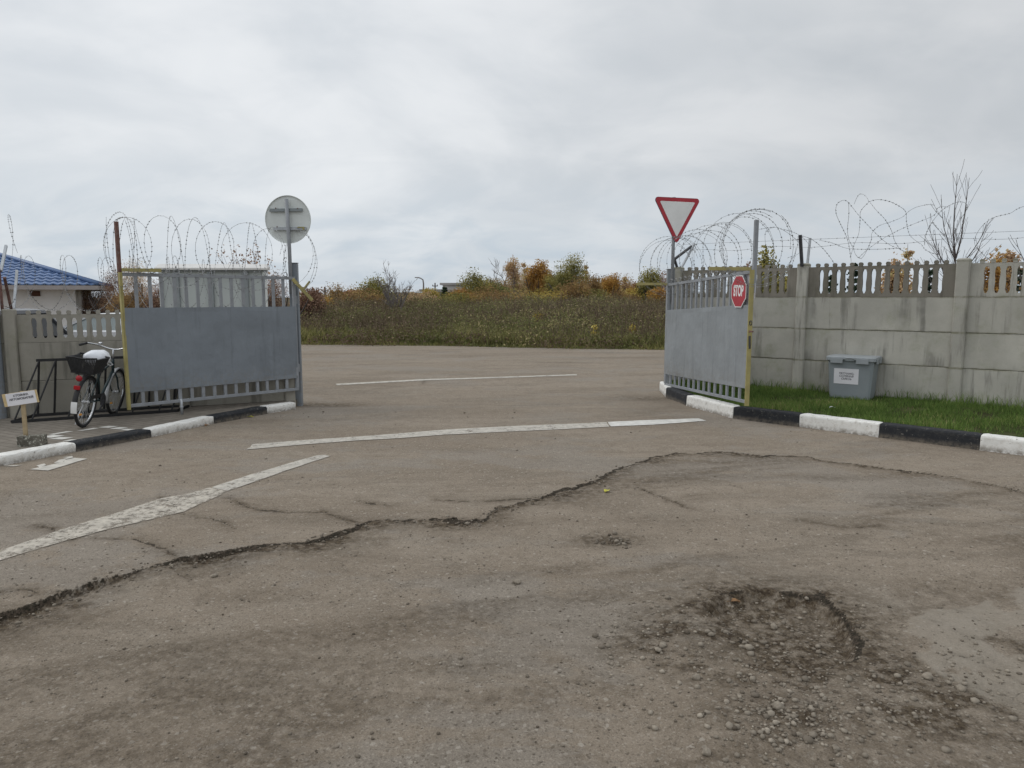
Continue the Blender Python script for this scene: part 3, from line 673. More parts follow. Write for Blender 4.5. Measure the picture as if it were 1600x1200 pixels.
# ------------------------------------------------------------------ kerbs
def ofs(pts, d):
    """offset a polyline to its left by d"""
    out = []
    for i in range(len(pts)):
        a = Vector(pts[max(i - 1, 0)]); b = Vector(pts[min(i + 1, len(pts) - 1)]); t = (b - a).normalized()
        out.append((pts[i][0] - t.y * d, pts[i][1] + t.x * d))
    return out
def kerb_stone(poly_front, poly_back, h, mat, label, group, cat='kerb stone', base=-0.03):
    """one stone between two front points and two back points"""
    (ax, ay), (bx, by) = poly_front; (dx, dy), (cx_, cy_) = poly_back
    c = Vector(((ax + bx + cx_ + dx) / 4, (ay + by + cy_ + dy) / 4, 0))
    g = 0.004
    def lp(p, q, t): return (p[0] + (q[0] - p[0]) * t - c.x, p[1] + (q[1] - p[1]) * t - c.y)
    n = 22; rs = []
    L = math.hypot(bx - ax, by - ay)
    for k in range(n + 1):
        t = min(max(k / n, g / L), 1 - g / L)
        f = lp((ax, ay), (bx, by), t); b = lp((dx, dy), (cx_, cy_), t)
        def at(u, zz):
            w = (random.random() - .5) * .006
            return (f[0] + (b[0] - f[0]) * u + w, f[1] + (b[1] - f[1]) * u, zz + (w * .7 if zz > 0 else 0))
        e = 0.02 if k in (0, n) else 0.0
        rs.append([at(0, base), at(0.015 + e, h - 0.028), at(0.05 + e, h - 0.011), at(0.11 + e, h - 0.003 - e * .2), at(0.20, h - e * .3), at(1 - e, h - e * .3), at(1, base)])
    o = MB().rings(rs).build('kerb_stone', mat, None, loc=c, smooth=False)
    tag(o, label, cat, group)
    return o
LK = [(-3.298, 10.727), (-3.595, 10.306), (-4.022, 9.456), (-4.383, 8.49), (-4.813, 7.699), (-5.30, 6.78), (-5.80, 5.85)]
LKb = ofs(LK, -0.16) if False else [(-3.40, 10.80), (-3.735, 10.37), (-4.17, 9.52), (-4.53, 8.555), (-4.955, 7.775), (-5.44, 6.855), (-5.94, 5.92)]
lab = ['short white kerb stone butting against the left gate post', 'black kerb stone under the left gate leaf, next to the short white end stone', 'white kerb stone with fallen leaves at its foot, left side', 'black kerb stone beside the white dashed rectangle on the paving', 'white kerb stone in front of the little sign on a concrete block', None]
for k in range(5):
    kerb_stone((LK[k + 1], LK[k]), (LKb[k + 1], LKb[k]), 0.105, M['white_paint'] if k % 2 == 0 else M['black_paint'], lab[k], 'painted kerb stones')
RK = [(2.698, 12.899), (2.635, 12.059), (2.74, 11.048), (3.11, 9.863), (3.78, 9.218), (4.481, 8.53), (5.231, 7.798), (5.95, 7.10), (6.65, 6.40)]
RKb = [(2.86, 12.89), (2.80, 12.08), (2.895, 11.09), (3.245, 9.96), (3.89, 9.335), (4.59, 8.645), (5.34, 7.915), (6.06, 7.21), (6.76, 6.52)]
rlab = ['white end kerb stone at the foot of the right gate post', 'dark kerb stone next to the white end stone, under the right gate', 'white kerb stone below the barred bottom of the right gate', 'black kerb stone at the free end of the right gate', 'white kerb stone with black stones on both sides, in front of the grey bin', 'long black kerb stone along the lawn, right of the grey bin', 'white kerb stone cut by the right picture edge', None]
for k in range(7):
    kerb_stone((RK[k], RK[k + 1]), (RKb[k], RKb[k + 1]), 0.17, M['white_paint'] if k % 2 == 0 else M['black_paint'], rlab[k], 'painted kerb stones')

# ------------------------------------------------------------------ pavement on the left
def paving_mat():
    t = NT('grey_brown_block_paving')
    vec = t.coord(rot=R(28))
    br = t.n.new('ShaderNodeTexBrick'); br.inputs['Scale'].default_value = 1.0
    br.inputs['Brick Width'].default_value = 0.2; br.inputs['Row Height'].default_value = 0.1; br.inputs['Mortar Size'].default_value = 0.006
    br.inputs['Color1'].default_value = (0.185, 0.165, 0.14, 1); br.inputs['Color2'].default_value = (0.23, 0.205, 0.175, 1); br.inputs['Mortar'].default_value = (0.11, 0.095, 0.075, 1)
    t.l.new(vec, br.inputs['Vector'])
    c = t.mix(t.ramp(t.noise(1.5, 5, 0.6), 0.35, 0.7, 0, 0.5), br.outputs['Color'], (0.20, 0.18, 0.15))
    c = t.mix(t.ramp(t.noise(9, 6, 0.7), 0.5, 0.75, 0, 0.5), c, (0.10, 0.09, 0.072))
    t.bump(t.math('ADD', t.math('MULTIPLY', br.outputs['Fac'], -0.6), t.noise(60, 4, 0.6)), 0.5, 0.006)
    return t.done(c, 0.92, 0, 0.15)
M['paving'] = paving_mat()
pav_poly = [p for p in LKb] + [(-9.5, 5.9), (-12, 8.2), (-6.75, 9.60), (-3.40, 11.12)]
pv = MB(); pv.prism(pav_poly, lambda a, b: (a, b, -0.05), lambda a, b: (a, b, 0.09))
pavement = pv.build('pavement', M['paving']); tag(pavement, 'grey brown block paving between the left kerb and the concrete fence', 'pavement', kind='structure')
DASH = [((-5.47, 8.07), (-5.30, 8.03), (-5.22, 8.15), (-5.38, 8.20)), ((-5.28, 7.96), (-5.11, 7.93), (-5.05, 8.04), (-5.22, 8.07)), ((-5.06, 7.84), (-4.90, 7.84), (-4.87, 7.92), (-5.01, 7.93)),
        ((-5.46, 8.22), (-5.39, 8.22), (-5.29, 8.42), (-5.37, 8.42)), ((-5.27, 8.46), (-5.20, 8.45), (-5.09, 8.63), (-5.17, 8.64)),
        ((-5.13, 8.68), (-4.99, 8.64), (-4.93, 8.75), (-5.07, 8.79)), ((-4.95, 8.59), (-4.81, 8.55), (-4.75, 8.66), (-4.89, 8.70)), ((-4.78, 8.50), (-4.66, 8.47), (-4.62, 8.56), (-4.73, 8.59))]
for d in DASH:
    o = painted_sheet('paint_dash', list(d), M['line_fresh'], None, 0.004, 0.004, flat=0.09); o.parent = pavement

# ------------------------------------------------------------------ lawn on the right
FA, FB = Vector((4.643, 11.421)), Vector((6.32, 10.049))        # two fence posts
FD = (FB - FA).normalized(); FN = Vector((FD.y, -FD.x))          # FN points to the camera side
if FN.y > 0: FN = -FN
FL = (FB - FA).length
lawn_front = RKb[:-1]
fence_line = [tuple(FA + FD * FL * k + FN * -0.1) for k in (-0.95, 0, 1, 2)]
n = 8; V = []; F = []
fl = []
for i in range(len(lawn_front)):
    t = i / (len(lawn_front) - 1) * 2.95 - 0.95
    p = FA + FD * FL * t - FN * 0.1; fl.append((p.x, p.y))
for i in range(len(lawn_front)):
    for j in range(n + 1):
        t = j / n
        x = lawn_front[i][0] + (fl[i][0] - lawn_front[i][0]) * t; y = lawn_front[i][1] + (fl[i][1] - lawn_front[i][1]) * t
        V.append((x, y, 0.135 + 0.065 * t + (random.random() - .5) * .015 * (0 < j)))
for i in range(len(lawn_front) - 1):
    for j in range(n): a = i * (n + 1) + j; F.append((a, a + n + 1, a + n + 2, a + 1))
M['lawn_soil'] = simple('lawn_soil', (0.055, 0.06, 0.024), 0.95, 0.35, 3, 0, 0.1, 0.5, 60, (0.12, 0.085, 0.05), 0.7)
lawn = MB().add(V, F).build('lawn', M['lawn_soil'], smooth=True); tag(lawn, 'strip of mown lawn between the right kerb and the concrete fence', 'lawn', kind='structure')
LV = np.array(V).reshape(len(lawn_front), n + 1, 3)
def lawn_pt(u, v):
    a = u * (len(lawn_front) - 1); i = min(int(a), len(lawn_front) - 2); fa = a - i
    b = v * n; j = min(int(b), n - 1); fb = b - j
    p = (LV[i, j] * (1 - fa) + LV[i + 1, j] * fa) * (1 - fb) + (LV[i, j + 1] * (1 - fa) + LV[i + 1, j + 1] * fa) * fb
    return p
def blades(P, H, W, lean, tint, name, mat, curve=0.5):
    """P (n,3) roots; each blade a bent strip of three triangles-worth (two quads folded into tris)"""
    n_ = len(P); a = rng.uniform(0, 2 * np.pi, n_); d = np.stack([np.cos(a), np.sin(a), np.zeros(n_)], -1)
    b = rng.uniform(0, 2 * np.pi, n_); l = np.stack([np.cos(b), np.sin(b), np.zeros(n_)], -1) * (lean * H)[:, None]
    up = np.zeros((n_, 3)); up[:, 2] = H
    w = d * (W / 2)[:, None]
    mid = P + up * 0.55 + l * 0.3; tip = P + up + l
    V_ = np.stack([P - w, P + w, mid + w * 0.7, mid - w * 0.7, tip], 1).reshape(-1, 3)
    o = np.arange(n_)[:, None] * 5
    F_ = np.concatenate([np.stack([o[:, 0], o[:, 0] + 1, o[:, 0] + 2], -1), np.stack([o[:, 0], o[:, 0] + 2, o[:, 0] + 3], -1), np.stack([o[:, 0] + 3, o[:, 0] + 2, o[:, 0] + 4], -1)])
    return np_mesh(name, V_, F_, mat, tint=np.tile(tint, 3))
N = 52000
uu, vv = rng.uniform(0, 1, N), rng.uniform(0.0, 0.98, N)
GP = np.array([lawn_pt(a, b) for a, b in zip(uu, vv)])
cl = fbm(GP[:, 0] * 2.2, GP[:, 1] * 2.2, 301, 4)
keep = rng.uniform(0, 1, N) < np.clip((cl - 0.27) * 4.0 + (vv > 0.15) * 0.3, 0.05, 1)
GP, cl, vv2 = GP[keep], cl[keep], vv[keep]; n_ = len(GP)
H = rng.uniform(0.035, 0.085, n_) * (0.7 + 0.9 * cl) + 0.11 * (rng.uniform(0, 1, n_) < 0.25) * (vv2 > 0.86)
gr = blades(GP - np.array([0, 0, 0.01]), H, rng.uniform(0.005, 0.011, n_), rng.uniform(0.1, 0.7, n_), np.clip(0.75 * cl + rng.normal(0, 0.2, n_), 0, 1) * np.where(rng.uniform(0, 1, n_) < .03 + .5 * sstep(.52, .66, fbm(GP[:, 0] * 1.3 + 5, GP[:, 1] * 1.3, 305, 3)), 1.5, 0.9), 'grass', M['grass_lawn'])
tag(gr, 'short green grass growing on the lawn strip by the fence', 'grass', kind='stuff')

# ------------------------------------------------------------------ precast concrete fences
def baluster_panel(L, h0, h1, n, name, mat, parent, off=0.0):
    """top panel: sill, rail, rounded balusters with gaps between; x along the fence, y thickness 0.05"""
    T = 0.055
    sill, rail0, rail1, top = h0 + 0.055, h1 - 0.105, h1 - 0.055, h1
    mb = MB()
    mb.box(0, L, -T / 2, T / 2, h0, sill)
    e = L * 0.075
    mb.box(0, L, -T / 2 + .004, T / 2 - .004, rail0, rail1)
    mb.box(0, e, -T / 2 + .002, T / 2 - .002, sill, rail0); mb.box(L - e, L, -T / 2 + .002, T / 2 - .002, sill, rail0)
    p = (L - 2 * e) / n
    for k in range(n + 1):
        xc = e + p * k
        H_ = rail0 - sill; rs = []
        for q in range(9):
            u = q / 8; zz = sill + H_ * u
            w = p * (0.225 + 0.07 * math.sin(math.pi * min(1, u * 1.25)) ** 2 + 0.17 * max(0, 0.14 - u) / 0.14 + 0.13 * max(0, u - 0.86) / 0.14)
            rs.append([(xc - w, -T / 2 + .001, zz), (xc + w, -T / 2 + .001, zz), (xc + w, T / 2 - .001, zz), (xc - w, T / 2 - .001, zz)])
        mb.rings(rs)
        w = p * 0.235
        pr = [(-w * .82, rail1), (-w * .82, rail1 + .012), (-w, rail1 + .02), (-w, top - .022), (-w * .75, top - .006), (-w * .3, top), (w * .3, top), (w * .75, top - .006), (w, top - .022), (w, rail1 + .02), (w * .82, rail1 + .012), (w * .82, rail1)]
        mb.prism([(xc + a, b) for a, b in pr], lambda a, b: (a, -T / 2, b), lambda a, b: (a, T / 2, b))
    return mb.build(name, mat, parent)
def solid_panel(L, h0, h1, name, mat, parent):
    b = MB(); r = random.uniform(-0.004, 0.004)
    b.bbox(0, L, -0.028 + r, 0.028 + r, h0 + 0.005, h1, 0.012)
    b.box(0.01, L - 0.01, -0.008, 0.008, h0 - 0.001, h0 + 0.006)
    return b.build(name, mat, parent)
ang = math.atan2(FD.y, FD.x)
fence_r = thing('concrete_fence', 'tall grey precast concrete fence with a baluster top row, right of the gateway', 'fence', (FA.x, FA.y, 0.2), ang)
for k in (-1, 0, 1, 2):
    mb = MB()
    mb.bbox(FL * k - 0.085, FL * k + 0.085, -0.09, 0.08, -0.3, 2.03 if k != 1 else 2.035, 0.018)
    mb.build('post', M['concrete'], fence_r)
for k in (-1, 0, 1):
    x0 = FL * k + 0.0
    for j in range(3):
        p_ = solid_panel(FL - 0.12, 0.5 * j, 0.5 * j + 0.5, 'panel', M['concrete'], fence_r); p_.location.x = x0 + 0.06
    p_ = baluster_panel(FL - 0.12, 1.5, 2.02, 14, 'baluster_panel', M['concrete_old'] if k < 1 else M['concrete'], fence_r); p_.location.x = x0 + 0.06

LA, LB = Vector((-6.70, 9.50)), Vector((-3.50, 11.02))
LD = (LB - LA).normalized(); lang = math.atan2(LD.y, LD.x)
fence_l = thing('concrete_fence', 'low concrete fence with baluster top behind the bicycle rack', 'fence', (LA.x, LA.y, 0.09), lang)
for xk in (0.0, 2.06, 3.56):
    MB().bbox(xk - 0.075, xk + 0.075, -0.08, 0.08, -0.3, 1.45, 0.015).build('post', M['concrete_left'], fence_l)
for xk, L_ in ((-2.0, 1.93), (0.07, 1.92), (2.13, 1.36)):
    for a, b in ((0, 0.48), (0.48, 1.0)):
        p_ = solid_panel(L_, a, b, 'panel', M['concrete_left'], fence_l); p_.location.x = xk
    p_ = baluster_panel(L_, 1.0, 1.43, 14 if L_ > 1.5 else 9, 'baluster_panel', M['concrete_left'], fence_l); p_.location.x = xk
# ------------------------------------------------------------------ razor wire
def wire(mb, pts, r=0.0021, barb=0.06, bw=0.0125, bl=0.010):
    """a strand with short blade barbs"""
    mb.tube(pts, r, 4, cap=True)
    if not barb: return
    acc = barb * random.random()
    for a, b in zip(pts[:-1], pts[1:]):
        a, b = Vector(a), Vector(b); L = (b - a).length
        if L < 1e-6: continue
        d = (b - a) / L
        while acc < L:
            p = a + d * acc; q = d.orthogonal().normalized(); q.rotate(Matrix.Rotation(random.random() * 6.28, 3, d))
            mb.add([p - d * bl, p + q * bw + d * bl * .4, p + d * bl, p - q * bw - d * bl * .4], [(0, 1, 2, 3)])
            acc += barb * random.uniform(.9, 1.1)
        acc -= L
def helix(x0, x1, R_, zc, turns, hand=1, ph=0.0, jit=0.04, yc=0.0, seg=26, sx=0.0, zfun=None, tilt=0.0):
    pts = []; n = int(turns * seg); a1, a2 = random.random() * 6, random.random() * 6
    for i in range(n + 1):
        u = i / n; th = hand * 2 * math.pi * turns * u + ph
        rr = R_ * (1 + jit * math.sin(u * turns * 2.1 + a1) + jit * .6 * math.sin(u * turns * 5.3 + a2))
        x = x0 + (x1 - x0) * u + sx * math.cos(th * .5 + a1) * R_ + jit * math.sin(u * 17 + a2) * .5 + tilt * rr * math.cos(th) * (1 + .3 * math.sin(u * 11 + a1))
        pts.append((x, yc + rr * math.cos(th), (zc if zfun is None else zfun(x)) + rr * math.sin(th) * (1 + .03 * math.sin(u * 9 + a1))))
    return pts

# ------------------------------------------------------------------ the two gates
def gate(name, label, H, F, z0h, z1h, tilt, side, mat_sheet, sheet, nb, rust_post, seed):
    random.seed(seed)
    H, F = Vector(H), Vector(F); d = F - H; L = d.length; a = math.atan2(d.y, d.x)
    g = thing(name, label, 'gate', (H.x, H.y, 0), a, 'steel gate leaves')
    sk = tilt / L
    def bar(n_, p, q, w, h, m=M['bar_paint'], up=(0, 0, 1)):
        return MB().bar((p[0], p[1], p[2] + sk * p[0]), (q[0], q[1], q[2] + sk * q[0]), w, h, up).build(n_, m, g, bevel=0.003)
    bar('top_rail', (0, 0, z1h - .025), (L, 0, z1h - .025), .04, .045)
    bar('bottom_rail', (0, 0, z0h + .02), (L, 0, z0h + .02), .04, .04)
    bar('hinge_stile', (0.02, 0, z0h + .04), (0.02, 0, z1h - .05), .045, .045, up=(1, 0, 0))
    for k in range(nb):
        x = .04 + (L - .08) * (k + 1) / (nb + 1) + random.uniform(-.006, .006)
        bar('bar', (x, 0, z0h + .04), (x + random.uniform(-.008, .008), 0, z1h - .048), .028, .042, up=(1, 0, 0))
    # sheet with a little oil-canning, on the camera side
    nx, nz = 40, 18; V, F_ = [], []
    off = side * .022
    for layer in (0, 1):
        for i in range(nx + 1):
            for j in range(nz + 1):
                x = .015 + (L - .04) * i / nx; zz = sheet[0] + (sheet[1] - sheet[0]) * j / nz
                w = .006 * math.sin(x * 3.3 + zz * 2.1 + seed) * math.sin(zz * 4.3 + x) * (0 < j < nz)
                if (x - .35) ** 2 + (zz - .75) ** 2 < .01: w -= .004 * side
                V.append((x, off + w * side + layer * side * .003, zz + sk * x))
    q = (nx + 1) * (nz + 1)
    for i in range(nx):
        for j in range(nz):
            b = i * (nz + 1) + j; F_.append((b, b + nz + 1, b + nz + 2, b + 1)); F_.append((q + b, q + b + 1, q + b + nz + 2, q + b + nz + 1))
    per = [i * (nz + 1) for i in range(nx + 1)] + [nx * (nz + 1) + j for j in range(1, nz + 1)] + [i * (nz + 1) + nz for i in range(nx - 1, -1, -1)] + [j for j in range(nz - 1, 0, -1)]
    for k in range(len(per)): a_, b_ = per[k], per[(k + 1) % len(per)]; F_.append((a_, b_, q + b_, q + a_))
    MB().add(V, F_).build('sheet_panel', mat_sheet, g, smooth=False)
    # yellow angle along the free edge
    zt = sk * L
    m_ = MB(); m_.box(L - .004, L + .004, -.03 + side * .01, .03 + side * .01, z0h - .03 + zt, z1h + zt); m_.box(L - .032, L - .0045, side * .024 + min(0, side * .006), side * .024 + max(0, side * .006), z0h - .03 + zt, z1h + zt)
    m_.build('yellow_edge', M['yellow'], g)
    # uprights and arms that carry the coil
    up_ = bar('coil_upright', (L - .02, -side * .03, z1h - .3), (L - .02 + (.0), -side * .03, z1h + .64), .05, .042, M['rust'] if rust_post else M['bar_paint'], up=(1, 0, 0))
    if rust_post:
        bar('coil_arm', (L - .03, side * .03, z1h + .03), (L - .50, side * .06, z1h + .035), .035, .045, M['yellow'])
        bar('coil_arm', (.06, side * .05, z1h - .04), (-.22, side * .12, z1h - .36), .03, .05, M['yellow'])
        bar('coil_arm', (-.09, side * .09, z1h - .20), (-.19, side * .12, z1h - .07), .025, .03, M['yellow'])
    else:
        bar('coil_arm', (L - .01, side * .03, z1h + .01), (L - .06, side * .58, z1h + .015), .03, .045, M['yellow'])
        bar('coil_arm', (.03, side * .03, z1h - .01), (.03, side * .57, z1h - .01), .03, .045, M['yellow'])
    for zz in (z0h + .35, z1h - .35): MB().tube([(-.015, 0, zz - .06), (-.015, 0, zz + .06)], .018, 8).build('hinge', M['bar_paint'], g)
    if rust_post:
        MB().tube([(L - .68, side * .02, .09), (L - .68, side * .02, z0h + .05)], .019, 8).tube([(L - .68, side * .02, .185), (L - .68, side * .02, .20)], .026, 8).build('drop_bolt', M['galv'], g, smooth=True)
    else:
        b = MB(); b.tube([(L + .035 + .03 * math.cos(t), side * .02, 1.36 + .03 * math.sin(t)) for t in np.linspace(0, 6.28, 12)], .006, 5); b.build('latch_ring', M['dark_steel'], g)
        MB().bar((L + .004, side * .02, 1.25), (L + .10, side * .02, 1.25), .02, .022).build('latch_handle', M['rust'], g, bevel=.003)
        MB().bar((L + .02, side * .02, 1.19), (L + .035, side * .02, 1.02), .02, .018).build('latch_bolt', M['dark_steel'], g, bevel=.003)
    # razor coil: a thing of its own that rests on the gate
    zc = z1h + .27
    c = thing('razor_wire', 'razor wire coil stretched along the top of the ' + ('left' if rust_post else 'right') + ' gate leaf', 'razor wire', (H.x, H.y, 0), a, 'razor wire coils')
    mb = MB(); R_ = .47
    zf = lambda x: zc + sk * x
    if rust_post:
        wire(mb, helix(-.10, L + .08, R_, zc, 7.0, 1, 1.0, .07, zfun=zf, sx=.05, tilt=.40)); wire(mb, helix(-.05, L + .02, R_ * .98, zc, 6.5, -1, 2.3, .06, zfun=zf, sx=.05, tilt=-.38))
        for k in range(3): wire(mb, helix(L - .05 - .06 * k, L + .03 - .05 * k, R_ * (1 - .02 * k), zc, 1, 1, k, .03))
        for k in range(2): wire(mb, helix(-.12 - .05 * k, -.05, R_ * 1.02, zc, 1, 1, k + 2, .04))
    else:
        wire(mb, helix(-.15, L + .25, R_, zc, 8.0, 1, .3, .08, zfun=zf, sx=.05, tilt=.25)); wire(mb, helix(-.1, L + .15, R_ * .97, zc, 7.0, -1, 1.2, .07, zfun=zf, sx=.05, tilt=-.25))
        for k in range(2): wire(mb, helix(L + .05 - .1 * k, L + .22 - .06 * k, R_ * (1.02 - .03 * k), zc + sk * L, 1, 1, k, .04))
        for k in range(1): wire(mb, helix(-.2 + .1 * k, -.05 + .1 * k, R_ * (1.0 - .03 * k), zc, 1, 1, k, .04))
    mb.build('coil', M['wire'], c)
    # small wire rings that tie the coil to the rail
    for k in range(nb):
        x = .04 + (L - .08) * (k + 1) / (nb + 1) - .04; zz = z1h + .03 + sk * x
        if random.random() < .85: MB().tube([(x + .032 * math.cos(t), side * .02 + .01 * math.sin(t * 2), zz + .032 * math.sin(t)) for t in np.linspace(.4, 6.0, 11)], .006, 5).build('tie_ring', M['wire'], c)
    return g, L, a
GL, GLL, GLa = gate('gate_leaf', 'open steel gate leaf on the left with a rusty upright, bicycle behind its yellow edge', (-3.335, 11.0), (-5.04, 9.20), .255, 2.01, .005, 1, M['gate_left'], (.45, 1.555), 14, True, 3)
GR, GRL, GRa = gate('gate_leaf', 'open steel gate leaf on the right, the one carrying the red stop sign', (2.70, 12.40), (3.155, 9.40), .157, 1.93, .125, -1, M['gate_right'], (.36, 1.475), 14, False, 5)

def gate_post(name, label, x, y, w, d, h, mat, rot=0.0):
    p = thing('gate_post', label, 'gate post', (x, y, 0), rot, 'gate posts')
    MB().bbox(-w / 2, w / 2, -d / 2, d / 2, -.1, h, .008).build('column', mat, p)
    b = MB(); b.box(-w / 2 - .006, w / 2 + .006, -d / 2 - .006, d / 2 + .006, h, h + .008); b.build('cap_plate', M['bar_paint'], p)
    return p
gate_post('gate_post', 'square blue grey steel gate post under the round sign', -3.40, 11.18, .13, .12, 2.22, M['gate_left'], .1)
gate_post('gate_post', 'square grey steel gate post under the triangular yield sign', 2.785, 12.60, .13, .13, 2.18, M['gate_right'], -.1)
pp = thing('steel_post', 'round blue grey steel pipe post at the left picture edge', 'post', (-6.835, 9.36, .09))
MB().lathe([(.078, -.2), (.078, 1.545)], 20).build('pipe', M['gate_left'], pp, smooth=False)
MB().lathe([(.079, 1.546), (.079, 1.552), (.04, 1.56), (.001, 1.562)], 20).build('cap', M['bar_paint'], pp)

# brackets on the concrete fences
def fbar(n_, pts, w, h, m, par):
    b = MB()
    for p, q in zip(pts[:-1], pts[1:]): b.bar(p, q, w, h, (1, 0, 0))
    return b.build(n_, m, par)
x = -FL
fbar('wire_bracket', [(x, -.03, 1.98), (x, -.17, 2.16), (x, .50, 2.42)], .04, .03, M['dark_steel'], fence_r)
fbar('wire_bracket', [(x + .03, .03, 2.0), (x + .03, .55, 2.46)], .035, .03, M['galv'], fence_r)
fbar('wire_bracket', [(0, -.11, 1.98), (-.02, -.21, 2.46)], .05, .04, M['dark_steel'], fence_r)
fbar('wire_bracket', [(.03, .05, 2.0), (.03, .13, 2.43)], .04, .03, M['galv'], fence_r)
fbar('wire_bracket', [(.03, 0, 1.44), (.03, -.27, 1.86)], .035, .03, M['rust'], fence_l)
fbar('wire_bracket', [(.05, .03, 1.44), (.07, .36, 1.97)], .035, .03, M['galv'], fence_l)
fbar('wire_bracket', [(-.07, .0, 1.40), (-.07, .0, 1.95), (-.07, -.22, 2.26)], .03, .03, M['rust'], fence_l)
fbar('wire_bracket', [(-.05, .0, 1.95), (-.02, .30, 2.30)], .035, .03, M['galv'], fence_l)

# coils on the concrete fences
random.seed(21)
rw = thing('razor_wire', 'loose razor wire loops and two straight strands above the tall right fence', 'razor wire', (FA.x, FA.y, .2), ang, 'razor wire coils')
mb = MB()
# one stretched, sagging coil: wide uneven loops, (along the fence, height) of each strand
LOOPS = [[(0.64, 2.04), (0.62, 2.12), (0.57, 2.39), (0.48, 2.63), (0.45, 2.77), (0.48, 2.88), (0.55, 2.93), (0.63, 2.92), (0.78, 2.71), (1.01, 2.43), (1.15, 2.29), (1.3, 2.21), (1.42, 2.15)] ,
 [(0.63, 2.92), (0.61, 2.74), (0.57, 2.55), (0.58, 2.39), (0.65, 2.26), (0.72, 2.14), (0.83, 2.08), (0.93, 2.19), (1.0, 2.34), (1.0, 2.43), (1.07, 2.54), (1.2, 2.6), (1.32, 2.67), (1.37, 2.74), (1.46, 2.8), (1.59, 2.82), (1.69, 2.81), (1.77, 2.78)] ,
 [(0.63, 2.92), (0.69, 3.02), (0.77, 3.04), (0.87, 2.98), (0.93, 2.89), (0.88, 2.83), (0.81, 2.76), (0.78, 2.65), (0.74, 2.46), (0.66, 2.29), (0.62, 2.12)] ,
 [(0.93, 2.89), (1.05, 2.91), (1.19, 2.88), (1.31, 2.81), (1.37, 2.74), (1.37, 2.61), (1.4, 2.46), (1.45, 2.38), (1.56, 2.29), (1.63, 2.25), (1.71, 2.16), (1.83, 2.1), (1.89, 2.1)] ,
 [(0.93, 2.89), (1.04, 2.76), (1.15, 2.64), (1.21, 2.53), (1.24, 2.42), (1.24, 2.34), (1.29, 2.23), (1.37, 2.16)] ,
 [(0.83, 2.08), (0.95, 2.19), (1.12, 2.33), (1.24, 2.42), (1.35, 2.5), (1.51, 2.58), (1.72, 2.68), (1.75, 2.76), (1.83, 2.78), (1.93, 2.75)] ,
 [(1.72, 2.68), (1.76, 2.57), (1.85, 2.44), (1.94, 2.32)] ,
 [(1.63, 2.25), (1.65, 2.36), (1.71, 2.48), (1.81, 2.62), (1.91, 2.72), (2.03, 2.79), (2.11, 2.8), (2.14, 2.75), (2.1, 2.67), (2.04, 2.6)] ,
 [(2.46, 1.99), (2.33, 2.13), (2.28, 2.22), (2.3, 2.34), (2.38, 2.47), (2.49, 2.56), (2.65, 2.61), (2.71, 2.67), (2.79, 2.71), (2.93, 2.65), (3.03, 2.5)] ,
 [(0.21, 2.38), (0.4, 2.33), (0.62, 2.24), (0.95, 2.21), (1.36, 2.21)] ,
 [(-0.55, 2.21), (-0.57, 2.35), (-0.57, 2.52), (-0.52, 2.59), (-0.43, 2.61), (-0.29, 2.51), (-0.18, 2.39), (-0.12, 2.29), (-0.17, 2.19), (-0.29, 2.13)] ,
 [(-0.42, 2.6), (-0.19, 2.52), (-0.05, 2.45), (0.07, 2.36), (0.17, 2.23)] ,
 [(-0.77, 2.59), (-0.43, 2.61)] ,
 ]
def smooth_line(q, n=6):
    out = []
    for i in range(len(q) - 1):
        p0, p1, p2, p3 = q[max(i - 1, 0)], q[i], q[i + 1], q[min(i + 2, len(q) - 1)]
        for k in range(n):
            t = k / n
            out.append(tuple(.5 * (2 * p1[c] + (p2[c] - p0[c]) * t + (2 * p0[c] - 5 * p1[c] + 4 * p2[c] - p3[c]) * t * t + (3 * p1[c] - p0[c] - 3 * p2[c] + p3[c]) * t ** 3) for c in range(3)))
    return out + [q[-1]]
for j, st_ in enumerate(LOOPS):
    ph_ = random.random() * 6
    wire(mb, smooth_line([(x_, .22 * math.sin(i * .62 + ph_) * (1 if j != 9 else .1) + .02, z_) for i, (x_, z_) in enumerate(st_)]), .0025, .055)
wire(mb, [(-2.1 + .06 * i, .05, 2.30 + .02 * math.sin(i * .3)) for i in range(100)], .0022, .12)
wire(mb, [(-2.1 + .06 * i, -.03, 2.42 - .0006 * i) for i in range(100)], .0022, .12)
wire(mb, [(-.05 + .02 * i, -.2 + .02 * i, 2.45 - .0009 * i * i) for i in range(26)], .0025, .05)
mb.build('coil', M['wire'], rw)
rl = thing('razor_wire', 'razor wire coil running along the low left fence, in front of the blue roof', 'razor wire', (LA.x, LA.y, .09), lang, 'razor wire coils')
mb = MB()
wire(mb, helix(-2.0, 3.3, .37, 1.80, 12, 1, .4, .04, tilt=.35)); wire(mb, helix(-2.0, 3.3, .365, 1.80, 12, -1, 1.4, .04, tilt=-.35))
wire(mb, helix(-.9, .25, .52, 2.22, 2.2, 1, 2.0, .08))
mb.build('coil', M['wire'], rl)

